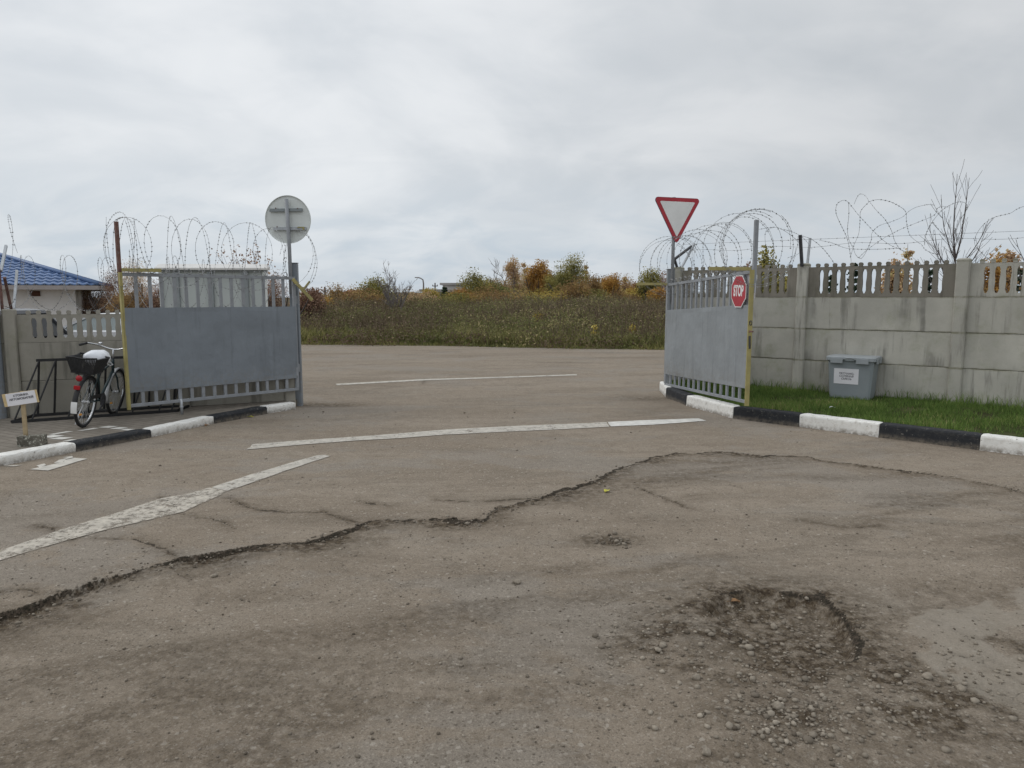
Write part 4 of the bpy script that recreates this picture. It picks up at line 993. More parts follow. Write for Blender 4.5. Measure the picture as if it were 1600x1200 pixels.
# ------------------------------------------------------------------ signs
def ring_poly(poly, k): 
    cx_ = sum(p[0] for p in poly) / len(poly); cy_ = sum(p[1] for p in poly) / len(poly)
    return [(cx_ + (p[0] - cx_) * k, cy_ + (p[1] - cy_) * k) for p in poly]
def rounded(poly, r, n=6):
    out = []; m = len(poly)
    for i in range(m):
        p, a, b = Vector(poly[i]), Vector(poly[i - 1]), Vector(poly[(i + 1) % m])
        u, v = (a - p).normalized(), (b - p).normalized(); half = math.acos(max(-1, min(1, u.dot(v)))) / 2; t = r / math.tan(half)
        c = p + (u + v).normalized() * (r / math.sin(half))
        s0, s1 = p + u * t - c, p + v * t - c
        a0, a1 = math.atan2(s0.y, s0.x), math.atan2(s1.y, s1.x); da = (a1 - a0 + math.pi) % (2 * math.pi) - math.pi
        out += [(c.x + r * math.cos(a0 + da * k / n), c.y + r * math.sin(a0 + da * k / n)) for k in range(n + 1)]
    return out
# round sign seen from behind
rs_ = thing('road_sign', 'round road sign showing its grey back above the left gate post', 'road sign', (-3.415, 11.06, 1.75), R(-6))
MB().tube([(0, 0, .0), (0, 0, .7), (-.02, 0, 1.43)], .030, 8).build('pole', M['bar_paint'], rs_, smooth=True)
disc = MB().lathe([(.001, .052), (.345, .052), (.352, .048), (.355, .035), (.362, .033), (.362, .056), (.001, .058)], 56, (-.03, 0, 1.13), 'y')
d_ = disc.build('disc', M['sign_back'], rs_)
d_.rotation_euler = (0, 0, math.pi); d_.location = (-.06, .012, 0)
for zz, sh, tw in ((1.27, -.03, 0), (.99, 0.02, .03)):
    MB().box(-.26, .26, .026, .055, zz - .022, zz + .006).box(-.26, .26, .035, .055, zz + .006, zz + .024).build('bracket', M['galv'] if tw else M['board_post'], rs_).location.x = sh - .02
for q in ((-.19, 1.30), (.16, 1.29), (-.18, 1.02), (.17, 1.01)): MB().lathe([(.010, 0), (.010, .012), (.001, .014)], 8, (q[0] - .02, .045, q[1]), 'y').build('bolt', M['rust'], rs_)
MB().box(.13, .24, .018, .0255, 1.0, 1.015).box(.21, .24, .018, .0255, .97, 1.0).build('yellow_mark', M['yellow'], rs_)
# yield sign
ys_ = thing('road_sign', 'white triangular sign with a red border above the right gate post', 'road sign', (2.80, 12.46, 1.6), R(18))
MB().tube([(0, 0.03, 0), (0, 0.03, 1.06), (-.01, .03, 1.80)], .030, 8).build('pole', M['bar_paint'], ys_, smooth=True)
S = .925
tri = [(-S / 2, .505), (0, -.296), (S / 2, .505)]
tri = [(a, b) for a, b in tri]
o_ = rounded(tri, .05); zc = 2.895 - 1.6 - 0.01
def at_(yy): return lambda a, b: (a + .035, yy, zc + b)
MB().prism(o_, at_(.0), at_(-.014)).build('plate', M['sign_rim'], ys_)
MB().prism(rounded(ring_poly(tri, .985), .045), at_(-.0145), at_(-.018)).build('red_border', M['sign_red'], ys_)
MB().prism(rounded(ring_poly(tri, .745), .015), at_(-.0185), at_(-.020)).build('white_face', M['sign_white'], ys_)
MB().box(-.2, .2, .001, .02, zc + .22, zc + .25).build('bracket', M['galv'], ys_)
# stop sign on the right gate (gate frame: camera side is local -y)
st = thing('stop_sign', 'red octagonal STOP sign hung on the bars of the right gate', 'road sign', (GR.location.x, GR.location.y, 0), GRa)
oc = [(.215 / math.cos(R(22.5)) * math.cos(R(22.5 + 45 * k)), .215 / math.cos(R(22.5)) * math.sin(R(22.5 + 45 * k))) for k in range(8)]
sx0, sz0 = GRL - .30, 1.775
def ap(yy, dx=0.0): return lambda a, b: (sx0 + a + dx, yy, sz0 + b)
MB().prism(oc, ap(-.040), ap(-.043)).build('plate', M['letter_white'], st)
MB().prism(ring_poly(oc, .94), ap(-.0432), ap(-.0448)).build('red_face', M['sign_red'], st)
MB().prism(oc, ap(.032, .10), ap(.036, .10)).build('rear_plate', M['paper'], st)
text_mesh('STOP', .20, M['letter_white'], st, Matrix.Translation((sx0, -.0455, sz0 + .002)) @ Matrix.Rotation(R(90), 4, 'X'), 'lettering', .60, .008)

# little sign on a stake
sb = thing('stake_sign', 'small white paper sign with black words on a tilted board, stuck on a wooden stake', 'sign', (-5.29, 7.60, .09), R(9))
MB().box(-.022, .018, -.012, .012, .06, .60).build('stake', M['wood'], sb, bevel=.002)
MB().box(-.172, .172, -.026, -.0125, -.069, .069).build('board', M['board'], sb, bevel=.002)
MB().box(-.138, .156, -.0285, -.0265, -.067, .067).build('paper', M['paper'], sb)
text_mesh('СТОЯНКА', .031, M['ink'], sb, Matrix.Translation((.012, -.0295, .035)) @ Matrix.Rotation(R(90), 4, 'X'), 'lettering', 1.0, .0008)
text_mesh('АВТОМОБИЛЕЙ', .031, M['ink'], sb, Matrix.Translation((.012, -.0295, -.002)) @ Matrix.Rotation(R(90), 4, 'X'), 'lettering', 1.0, .0008)
for ch in list(sb.children):
    if ch.name.split('.')[0] in ('board', 'paper', 'lettering'):
        ch.location = (-.012, 0, .525); ch.rotation_euler = (0, R(-8), 0)
cb = MB()
rsx = []
for k in range(9):
    xx = -.125 + .25 * k / 8; j = lambda: random.uniform(-.006, .006)
    rsx.append([(xx, -.06 + j(), 0), (xx, .06 + j(), 0), (xx, .06 + j(), .06), (xx, .058 + j(), .112 + j()), (xx, 0, .116 + j()), (xx, -.058 + j(), .112 + j()), (xx, -.062 + j(), .06)])
blk = cb.rings(rsx).build('concrete_block', M['block'], None, loc=(-5.24, 7.62, .09))
blk.rotation_euler.z = R(9); tag(blk, 'short peeling grey concrete block that holds the wooden stake', 'concrete block')

# ------------------------------------------------------------------ grey plastic bin
bn = thing('storage_bin', 'grey plastic box with a lid and a white paper notice, standing on the lawn', 'storage bin', (5.15, 10.66, .18), math.atan2(FD.y, FD.x) + R(2))
W0, W1, D0, D1, Hh = .56, .63, .38, .43, .64
def rr(w, d, zz, c=.03):
    return [(-w / 2 + c, -d / 2, zz), (w / 2 - c, -d / 2, zz), (w / 2, -d / 2 + c, zz), (w / 2, d / 2 - c, zz), (w / 2 - c, d / 2, zz), (-w / 2 + c, d / 2, zz), (-w / 2, d / 2 - c, zz), (-w / 2, -d / 2 + c, zz)]
MB().rings([rr(W0 - .03, D0 - .03, 0), rr(W0, D0, .015), rr(W1, D1, Hh - .07)]).build('body', M['bin'], bn)
lid = MB().rings([rr(W1 + .01, D1 + .01, Hh - .069), rr(W1 + .055, D1 + .055, Hh - .06), rr(W1 + .055, D1 + .055, Hh - .012), rr(W1 + .035, D1 + .035, Hh), rr(W1 - .06, D1 - .06, Hh + .002)])
lid.build('lid', M['bin_lid'], bn)
for x0, x1 in ((-.27, -.10), (.08, .25)): MB().box(x0, x1, -(D1 + .055) / 2 - .012, -(D1 + .055) / 2 - .0005, Hh - .10, Hh - .022).build('latch_flap', M['bin_lid'], bn, bevel=.004)
for y0, y1 in ((-.17, -.03), (.03, .17)): MB().box((W1 + .055) / 2 + .0005, (W1 + .055) / 2 + .012, y0, y1, Hh - .10, Hh - .022).build('latch_flap', M['bin_lid'], bn, bevel=.004)
MB().tube([(-.085, -.24, Hh - .055), (-.08, -.265, Hh - .03), (-.03, -.27, Hh - .015), (.03, -.27, Hh - .015), (.06, -.265, Hh - .03), (.065, -.24, Hh - .055)], .009, 6).build('handle', M['bin_lid'], bn, smooth=True)
def fy(zz): return -(D0 + (D1 - D0) * (zz - .015) / (Hh - .085)) / 2
tl = math.atan2(D1 - D0, 2 * (Hh - .085))
pz = .345
MF = Matrix.Translation((-.045, fy(pz) - .002, pz)) @ Matrix.Rotation(R(90) + tl, 4, 'X')
pm = MB(); pm.box(-.175, .165, -.115, .115, 0, .001); po = pm.build('notice', M['paper'], bn); po.matrix_local = MF
for i, tx in enumerate(('ПЕСЧАНО-', 'СОЛЯНАЯ', 'СМЕСЬ')):
    text_mesh(tx, .040, M['ink'], bn, MF @ Matrix.Translation((0.0, .040 - .040 * i, .0015)), 'lettering', 1.0, .0009, .0004)

# ------------------------------------------------------------------ bicycle rack, bicycle, bag
rk_dir = Vector((-4.72 + 6.42, 9.90 - 8.98)); rka = math.atan2(rk_dir.y, rk_dir.x); rkL = rk_dir.length
rk = thing('bicycle_rack', 'black welded bicycle rack with slanted bars in front of the low fence', 'bicycle rack', (-6.42, 8.98, .09), rka)
dp, hz_ = .47, .77
MB().bar((0, 0, .02), (rkL, 0, .02), .035, .035).build('front_rail', M['rack'], rk)
MB().bar((.17, dp, .02), (rkL + .2, dp, .02), .035, .035).build('rear_rail', M['rack'], rk)
MB().bar((.28, dp - .1, hz_), (rkL + .28, dp - .1, hz_), .035, .035).build('top_rail', M['rack'], rk)
for q in (0.0, rkL): MB().bar((q, .0175, .02), (q + .19, dp - .018, .02), .03, .03).build('end_rail', M['rack'], rk)
for q in (.03, .22, .62, .81, 1.18, 1.37, 1.70, 1.86):
    MB().tube([(q, .01, .035), (q + .28, dp - .115, hz_ - .015)], .011, 7).build('slanted_bar', M['rack'], rk)
    MB().tube([(q + .21, dp, .035), (q + .28, dp - .1, hz_ - .015)], .014, 7).build('upright', M['rack'], rk)

bk = thing('bicycle', 'dark green bicycle with a black rear basket parked in the rack behind the gate', 'bicycle', (-5.41, 9.18, .09), math.atan2(.985, -.165))
bk.rotation_euler.x = R(8); bk.scale = (.985, .985, .985)
WR = .325
def circle(c, r, n=36, yaw=0.0): return [(c[0] + r * math.cos(t) * math.cos(yaw), c[1] + r * math.cos(t) * math.sin(yaw), c[2] + r * math.sin(t)) for t in [2 * math.pi * k / n for k in range(n)]]
RX, FX = -.49, .50
for wx, nm in ((RX, 'rear_wheel'), (FX, 'front_wheel')):
    w = MB().tube(circle((wx, 0, WR), WR - .02), .020, 10, closed=True).build(nm, M['rubber'], bk, smooth=True)
    MB().tube(circle((wx, 0, WR), WR - .046), .0125, 8, closed=True).build('rim', M['chrome'], w, smooth=True)
    s_ = MB()
    for k in range(32):
        t = 2 * math.pi * k / 32; t2 = t + (.5 if k % 2 else -.5); yy = .025 if (k // 2) % 2 else -.025
        s_.tube([(wx + .022 * math.cos(t2), yy, WR + .022 * math.sin(t2)), (wx + (WR - .05) * math.cos(t), 0, WR + (WR - .05) * math.sin(t))], .0016, 4)
    s_.build('spokes', M['alu'], w)
    MB().lathe([(.012, -.05), (.012, -.035), (.027, -.03), (.027, -.022), (.016, -.018), (.016, .018), (.027, .022), (.027, .03), (.012, .035), (.012, .05)], 14, (wx, 0, WR), 'y').build('hub', M['alu'], w, smooth=True)
    MB().box(wx - .15, wx - .11, -.010, .010, WR - .15, WR - .13).build('spoke_reflector', M['orange'], w)
    # mudguard
    a0, a1 = (R(8), R(188)) if wx < 0 else (R(15), R(200))
    rs2 = []
    for k in range(22):
        t = a0 + (a1 - a0) * k / 21; row = []
        for i in range(5):
            f = (i - 2) / 2; row.append((wx + (WR + .018 - .012 * f * f) * math.cos(t), .030 * f, WR + (WR + .018 - .012 * f * f) * math.sin(t)))
        for i in range(4, -1, -1):
            f = (i - 2) / 2; row.append((wx + (WR + .0165 - .012 * f * f) * math.cos(t), .029 * f, WR + (WR + .0165 - .012 * f * f) * math.sin(t)))
        rs2.append(row)
    MB().rings(rs2).build('mudguard', M['alu'] if wx > 0 else M['black_plastic'], bk, smooth=True)
    if wx < 0:
        t0 = [(RX + (WR + .02) * math.cos(t), (WR + .02) * math.sin(t) + WR) for t in np.linspace(R(172), R(196), 6)]
        MB().rings([[(p[0] - .002, -.034, p[1]), (p[0] - .002, .034, p[1]), (p[0] + .002, .034, p[1]), (p[0] + .002, -.034, p[1])] for p in t0]).build('mudguard_end', M['sign_white'], bk)
fr = MB()
BB, ST, HT0, HT1 = (-.06, 0, .29), (-.20, 0, .76), (.335, 0, .60), (.295, 0, .80)
fr.tube([BB, ST], .015, 10).tube([(-.17, 0, .655), (.305, 0, .755)], .0135, 10).tube([BB, (.325, 0, .645)], .017, 10).tube([HT0, HT1], .019, 10)
for yy in (-.045, .045): fr.tube([(BB[0], yy * .5, BB[2]), (RX, yy, WR)], .009, 8).tube([(-.18, yy * .4, .69), (RX, yy, WR)], .008, 8)
fr.tube([(-.06, -.035, .29), (-.06, .035, .29)], .022, 10)
fr.build('frame', M['bike_frame'], bk, smooth=True)
fk = MB()
for yy in (-.05, .05): fk.tube([(.338, yy * .5, .61), (.36, yy, .54), (.43, yy, .40), (FX, yy, WR)], [.012, .012, .010, .008], 8)
fk.tube([(.338, -.035, .605), (.338, .035, .605)], .014, 8); fk.build('fork', M['bike_frame'], bk, smooth=True)
hb = MB().tube([(.295, 0, .80), (.28, 0, .93)], .012, 8)
hb.tube([(.03, -.30, .985), (.14, -.27, 1.0), (.22, -.18, .985), (.275, -.07, .945), (.29, 0, .935), (.275, .07, .945), (.22, .18, .985), (.14, .27, 1.0), (.03, .30, .985)], .011, 8)
hb.build('handlebar', M['chrome'], bk, smooth=True)
for sy in (-1, 1): MB().tube([(.12, sy * .277, 1.0), (-.01, sy * .308, .98)], .0165, 10).build('grip', M['black_plastic'], bk, smooth=True)
MB().lathe([(.001, .0), (.026, .002), (.028, .012), (.015, .024), (.001, .026)], 12, (.21, .14, 1.0)).build('bell', M['chrome'], bk, smooth=True)
sad = []
for k in range(9):
    u = k / 8; xx = -.34 + .27 * u; hw = .105 * (1 - u) ** .8 + .022; hh = .825 + .02 * math.sin(u * 3.1)
    sad.append([(xx, hw * math.cos(t), hh + .028 * math.sin(t)) for t in np.linspace(0, 2 * math.pi, 13)[:-1]])
sd_o = MB().rings(sad).build('saddle', M['black_plastic'], bk, smooth=True)
MB().tube([(-.20, 0, .74), (-.215, 0, .82)], .0125, 8).build('seat_post', M['chrome'], bk, smooth=True)
ra = MB()
for yy in (-.06, .06): ra.tube([(-.24, yy, .70), (-.72, yy, .70)], .006, 6).tube([(-.62, yy, .70), (RX, yy, WR)], .005, 6)
for xx in (-.26, -.40, -.55, -.70): ra.tube([(xx, -.06, .70), (xx, .06, .70)], .005, 6)
ra.build('luggage_rack', M['rack'], bk)
bs = MB()
zb, zt_ = .712, .895
def bp(u, v):   # point on the basket wall, u around, v up
    w = .105 + .045 * v; l = .15 + .05 * v
    c = [(-1, -1), (1, -1), (1, 1), (-1, 1)]; k = int(u) % 4; f = u - int(u)
    a, b = c[k], c[(k + 1) % 4]
    return (-.52 + (a[0] + (b[0] - a[0]) * f) * l, (a[1] + (b[1] - a[1]) * f) * w * 1.15, zb + (zt_ - zb) * v + (.02 * v * abs(f - .5) * 2 if k in (1, 3) else 0))
for v in np.linspace(0, 1, 15): bs.tube([bp(u, v) for u in np.linspace(0, 3.999, 17)] + [bp(0, v)], .010 if v in (0.0, 1.0) else .0044, 5)
for u in np.linspace(0, 3.99, 73): bs.tube([bp(u, 0), bp(u, 1)], .0042, 4)
for k in range(10): bs.tube([(-.52 - .155 + .31 * k / 9, -.13, zb), (-.52 - .155 + .31 * k / 9, .13, zb)], .0026, 4)
for k in range(8): bs.tube([(-.675, -.13 + .26 * k / 7, zb), (-.365, -.13 + .26 * k / 7, zb)], .0026, 4)
bs.build('basket', M['black_plastic'], bk)
MB().lathe([(.034, -.014), (.038, -.004), (.034, .006), (.018, .012), (.001, .013)], 18, (-.745, 0, .655), 'x').build('tail_lamp', M['lamp_red'], bk, smooth=True).rotation_euler = (0, 0, 0)
MB().box(-.80, -.775, -.034, .034, .52, .57).build('reflector', M['lamp_red'], bk, bevel=.006)
ck = MB().lathe([(.085, -.004), (.09, 0), (.085, .004)], 24, (-.06, -.045, .29), 'y')
ck.bar((-.06, -.055, .29), (-.19, -.06, .19), .012, .022).bar((-.06, .055, .29), (.07, .06, .39), .012, .022); ck.build('crank', M['dark_steel'], bk)
for q, yy in (((-.19, .185), -.10), ((.07, .395), .10)): MB().box(q[0] - .045, q[0] + .045, yy - .04, yy + .04, q[1] - .012, q[1] + .012).build('pedal', M['black_plastic'], bk, bevel=.004)
MB().bar((-.02, -.042, .36), (-.47, -.042, .38), .006, .05).build('chain_guard', M['black_plastic'], bk, bevel=.002)
MB().tube([(-.42, .05, .30), (-.52, .09, .03)], .007, 6).build('kick_stand', M['alu'], bk)
bag = MB(); rsb = []
for k in range(13):
    u = k / 12; xx = -.42 + .46 * u; hw = (.155 * math.sin(math.pi * min(1, .12 + u * .86)) ** .7 + .012) * (1 - .35 * u)
    hh = (.105 + .012 * math.sin(u * 9)) * math.sin(math.pi * min(.98, .1 + u * .86)) ** .6 + .004
    rsb.append([(xx, hw * math.cos(t) * (1 + .04 * math.sin(3 * t + k * .7)), .865 + hh * math.sin(t) * (1 + .06 * math.sin(4 * t + k * .9)) + .008 * math.sin(k * 1.3)) for t in np.linspace(0, 2 * math.pi, 21)[:-1]])
bag.rings(rsb)
bag.tube([(-.02, -.03, .81), (.04, -.06, .79), (.05, -.09, .76), (0, -.07, .75), (-.06, -.05, .79)], [.008, .010, .009, .008, .006], 6)
bg_o = bag.build('plastic_bag', M['bag'], None, smooth=True, loc=bk.location)
bg_o.rotation_euler = bk.rotation_euler; bg_o.scale = bk.scale; tag(bg_o, 'white plastic bag tied over the bicycle saddle', 'plastic bag')

# ------------------------------------------------------------------ what stands behind the left fence
nb_ = thing('notice_board', 'back of a pale sheet metal notice board with a white cap behind the left gate', 'notice board', (-6.55, 13.35, 0), R(4))
WB = 1.93
MB().box(.05, WB - .05, .0, .012, 1.0, 2.17).build('sheet', M['board_sheet'], nb_)
for x in (.30, .92, 1.56): MB().box(x - .05, x + .05, -.05, -.0005, 0, 2.165).build('post', M['board_post'], nb_, bevel=.004)
for x in (.02, WB - .02): MB().box(x - .03, x + .03, -.045, .03, .0, 2.17).build('side_frame', M['sign_back'], nb_, bevel=.004)
MB().box(-.02, WB + .02, -.06, .05, 2.171, 2.20).build('top_frame', M['board_post'], nb_)
MB().rings([[(-.05, -.11, 2.201), (WB + .05, -.11, 2.201), (WB + .05, .12, 2.201), (-.05, .12, 2.201)], [(-.05, -.11, 2.235), (WB + .05, -.11, 2.235), (WB + .05, .12, 2.26), (-.05, .12, 2.26)], [(-.02, .0, 2.31), (WB + .02, .0, 2.31), (WB + .02, .04, 2.31), (-.02, .04, 2.31)]]).build('cap', M['board_cap'], nb_)

def car(label, x, y, rot, body, glass, h=1.46, L=4.3):
    c = thing('parked_car', label, 'car', (x, y, 0), rot, 'cars parked behind the low fence')
    W = .86
    prof = [(-.49, .30), (-.50, .55), (-.485, .80), (-.40, .88), (-.26, .93), (.22, .95), (.36, .90), (.47, .78), (.50, .60), (.49, .32), (.40, .22), (-.42, .22)]
    rs3 = []
    for yy, k in ((-1, .94), (-.93, .985), (-.8, 1.0), (.8, 1.0), (.93, .985), (1, .94)):
        rs3.append([(px_ * L * (1 if abs(yy) < .9 else .985), yy * W, .22 + (pz_ - .22) * k if pz_ > .6 else pz_) for px_, pz_ in prof])
    MB().rings(rs3).build('body', body, c, smooth=False)
    def cab(zz, x0, x1, w): return [(x0 * L, -w, zz), (x1 * L, -w, zz), (x1 * L, w, zz), (x0 * L, w, zz)]
    MB().rings([cab(.90, -.44, .24, W * .90), cab(h - .10, -.35, .09, W * .77)]).build('window', glass, c)
    MB().rings([cab(h - .099, -.36, .10, W * .785), cab(h - .03, -.345, .075, W * .75), cab(h, -.29, .02, W * .62)]).build('roof', body, c)
    for s in (-1, 1):
        for (xb, xt) in ((-.442, -.352), (-.11, -.10), (.242, .092)):
            MB().bar((xb * L, s * W * .905, .90), (xt * L, s * W * .775, h - .098), .07, .05).build('pillar', body, c)
        for xx in (-.30, .31):
            w = MB().lathe([(.30, -.10), (.32, -.08), (.32, .08), (.30, .10)], 24, (xx * L, s * (W - .09), .32), 'y').build('wheel', M['rubber'], c)
            MB().lathe([(.20, -.012), (.19, .012), (.05, .02)], 18, (xx * L, s * (W + .0125), .32), 'y').build('rim', M['alu'], w)
        MB().box(.485 * L - .05, .492 * L + .012, s * .62 - .15, s * .62 + .15, .62, .76).build('headlight', M['sign_white'], c, bevel=.02)
        MB().box(-.50 * L + .005, -.488 * L, s * .68 - .10, s * .68 + .10, .62, .80).build('tail_light', M['lamp_red'], c, bevel=.01)
    return c
M['glass_dark'] = simple('dark_car_glass', (0.018, 0.02, 0.022), 0.25, 0.1, 2, 0, 0.25)
M['glass_pale'] = simple('glass_painted_reflection', (0.24, 0.28, 0.28), 0.12, 0.1, 2, 0, 0.8)  # sky reflection put into the pale base colour
car('white hatchback seen through the gaps of the low concrete fence', -9.6, 17.3, R(184), M['car_white'], M['glass_pale'], 1.32)
car('dark car seen through the left gaps of the low concrete fence', -11.45, 14.6, R(176), M['car_dark'], M['glass_dark'])

hs = thing('guard_house', 'small pale house with a blue metal tile hip roof behind the left fence', 'house', (-16.2, 28.0, 0), math.atan2(-.43, -.9))
# local: x to the left along the eave, y = back is -y after this rotation; handle with By
LX, DY, EZ, RZ = 12.0, 8.0, 2.15, 3.48
sgn = -1.0                      # local y of the back
wv = MB(); wv.box(.85, LX - .85, sgn * (DY - .85), sgn * .85, -.1, EZ - .16); wv.build('wall', M['render_white'], hs)
MB().box(.0, LX, sgn * DY, 0, EZ - .16, EZ - .15).build('soffit', M['fascia'], hs)
fm = MB()
for (x0, x1, y0, y1) in ((0, LX, 0, .03), (0, LX, -DY - .03, -DY), (-.03, 0, -DY - .03, .03), (LX, LX + .03, -DY - .03, .03)): fm.box(x0, x1, y0, y1, EZ - .17, EZ - .01)
fm.build('fascia', M['fascia'], hs)
MB().box(2.02, 2.36, -.84, -.80, EZ - .42, EZ - .22).build('vent', M['brown'], hs)
rf = MB()
def tiles(E0, E1, inn):
    """courses of wavy tiles from eave E0-E1 up; inn = inward unit direction; hips at 45 degrees"""
    E0, E1, inn = Vector(E0), Vector(E1), Vector(inn); ax = (E1 - E0); Lx = ax.length; ax.normalize()
    nC = 11; half = min(DY / 2, Lx / 2)
    for k in range(nC):
        d0, d1 = half * k / nC, half * (k + 1) / nC
        x0, x1 = d0, Lx - d0
        n_ = max(2, int((x1 - x0) / .05)); V, F_ = [], []
        for i in range(n_ + 1):
            x = x0 + (x1 - x0) * i / n_; xt = min(max(x, d1), Lx - d1)
            wv_ = .022 * math.sin(x * 2 * math.pi / .28)
            scal = .03 * math.sin(x * 2 * math.pi / .28 + 1.2)
            za = EZ + (RZ - EZ) * d0 / half + .055 + wv_; zb_ = EZ + (RZ - EZ) * d1 / half + .012 + wv_
            pa = E0 + ax * x + inn * (d0 - scal * .8); pb = E0 + ax * xt + inn * d1
            V += [(pa.x, pa.y, za - .04), (pa.x, pa.y, za), (pb.x, pb.y, zb_)]
        for i in range(n_): F_ += [(3 * i, 3 * i + 3, 3 * i + 4, 3 * i + 1), (3 * i + 1, 3 * i + 4, 3 * i + 5, 3 * i + 2)]
        rf.add(V, F_)
tiles((0, 0, 0), (LX, 0, 0), (0, -1, 0)); tiles((0, -DY, 0), (0, 0, 0), (1, 0, 0)); tiles((LX, -DY, 0), (0, -DY, 0), (0, 1, 0)); tiles((LX, 0, 0), (LX, -DY, 0), (-1, 0, 0))
ro = rf.build('roof', M['roof_blue'], hs, smooth=False)
rg = MB()
for cx0, cy0, tx, ty in ((0, 0, 4, -4), (LX, 0, LX - 4, -4), (0, -DY, 4, -4), (LX, -DY, LX - 4, -4)): rg.tube([(cx0, cy0, EZ + .07), (tx, ty, RZ + .06)], .075, 8)
rg.tube([(4, -4, RZ + .06), (LX - 4, -4, RZ + .06)], .085, 8); rg.build('ridge_cap', M['roof_blue'], ro, smooth=True)
# ------------------------------------------------------------------ trees and shrubs
PIT = R(6.99)
def at_px(u, y):                       # world x of a picture column at distance y (near eye level)
    return (u - 800) / 1109.0 * .9926 * y
def z_px(v, y):
    yv = (600 - v) / 1109.0
    return CAM_H + y * (-math.sin(PIT) + yv * math.cos(PIT)) / (math.cos(PIT) + yv * math.sin(PIT))
def limb(mb, p, d, L, r, n=5, wob=.18, r1=.35):
    pts, rad = [Vector(p)], [r]; d = Vector(d).normalized()
    for k in range(n):
        d = (d + Vector((random.gauss(0, wob), random.gauss(0, wob), random.gauss(0, wob) + .05))).normalized()
        pts.append(pts[-1] + d * (L / n)); rad.append(r * (1 - (1 - r1) * (k + 1) / n))
    mb.tube(pts, rad, 5 if r > .02 else 3, cap=False)
    return pts, d
def leaf_quads(C, size, tint, mat, name, parent, flat=0.0, asp=(0.5, 1.0)):
    n_ = len(C); a = rng.normal(0, 1, (n_, 3)); a /= np.linalg.norm(a, axis=1)[:, None]
    b = rng.normal(0, 1, (n_, 3)); b -= a * (a * b).sum(1)[:, None]; b /= np.linalg.norm(b, axis=1)[:, None]
    s = size * rng.uniform(.6, 1.3, n_)[:, None]; w = s * rng.uniform(asp[0], asp[1], n_)[:, None]
    V_ = np.stack([C - a * s / 2, C + b * w / 2 - a * s * .05, C + a * s / 2, C - b * w / 2 + a * s * .05], 1).reshape(-1, 3)
    return np_mesh(name, V_, np.arange(n_ * 4).reshape(-1, 4), mat, parent, tint=tint)
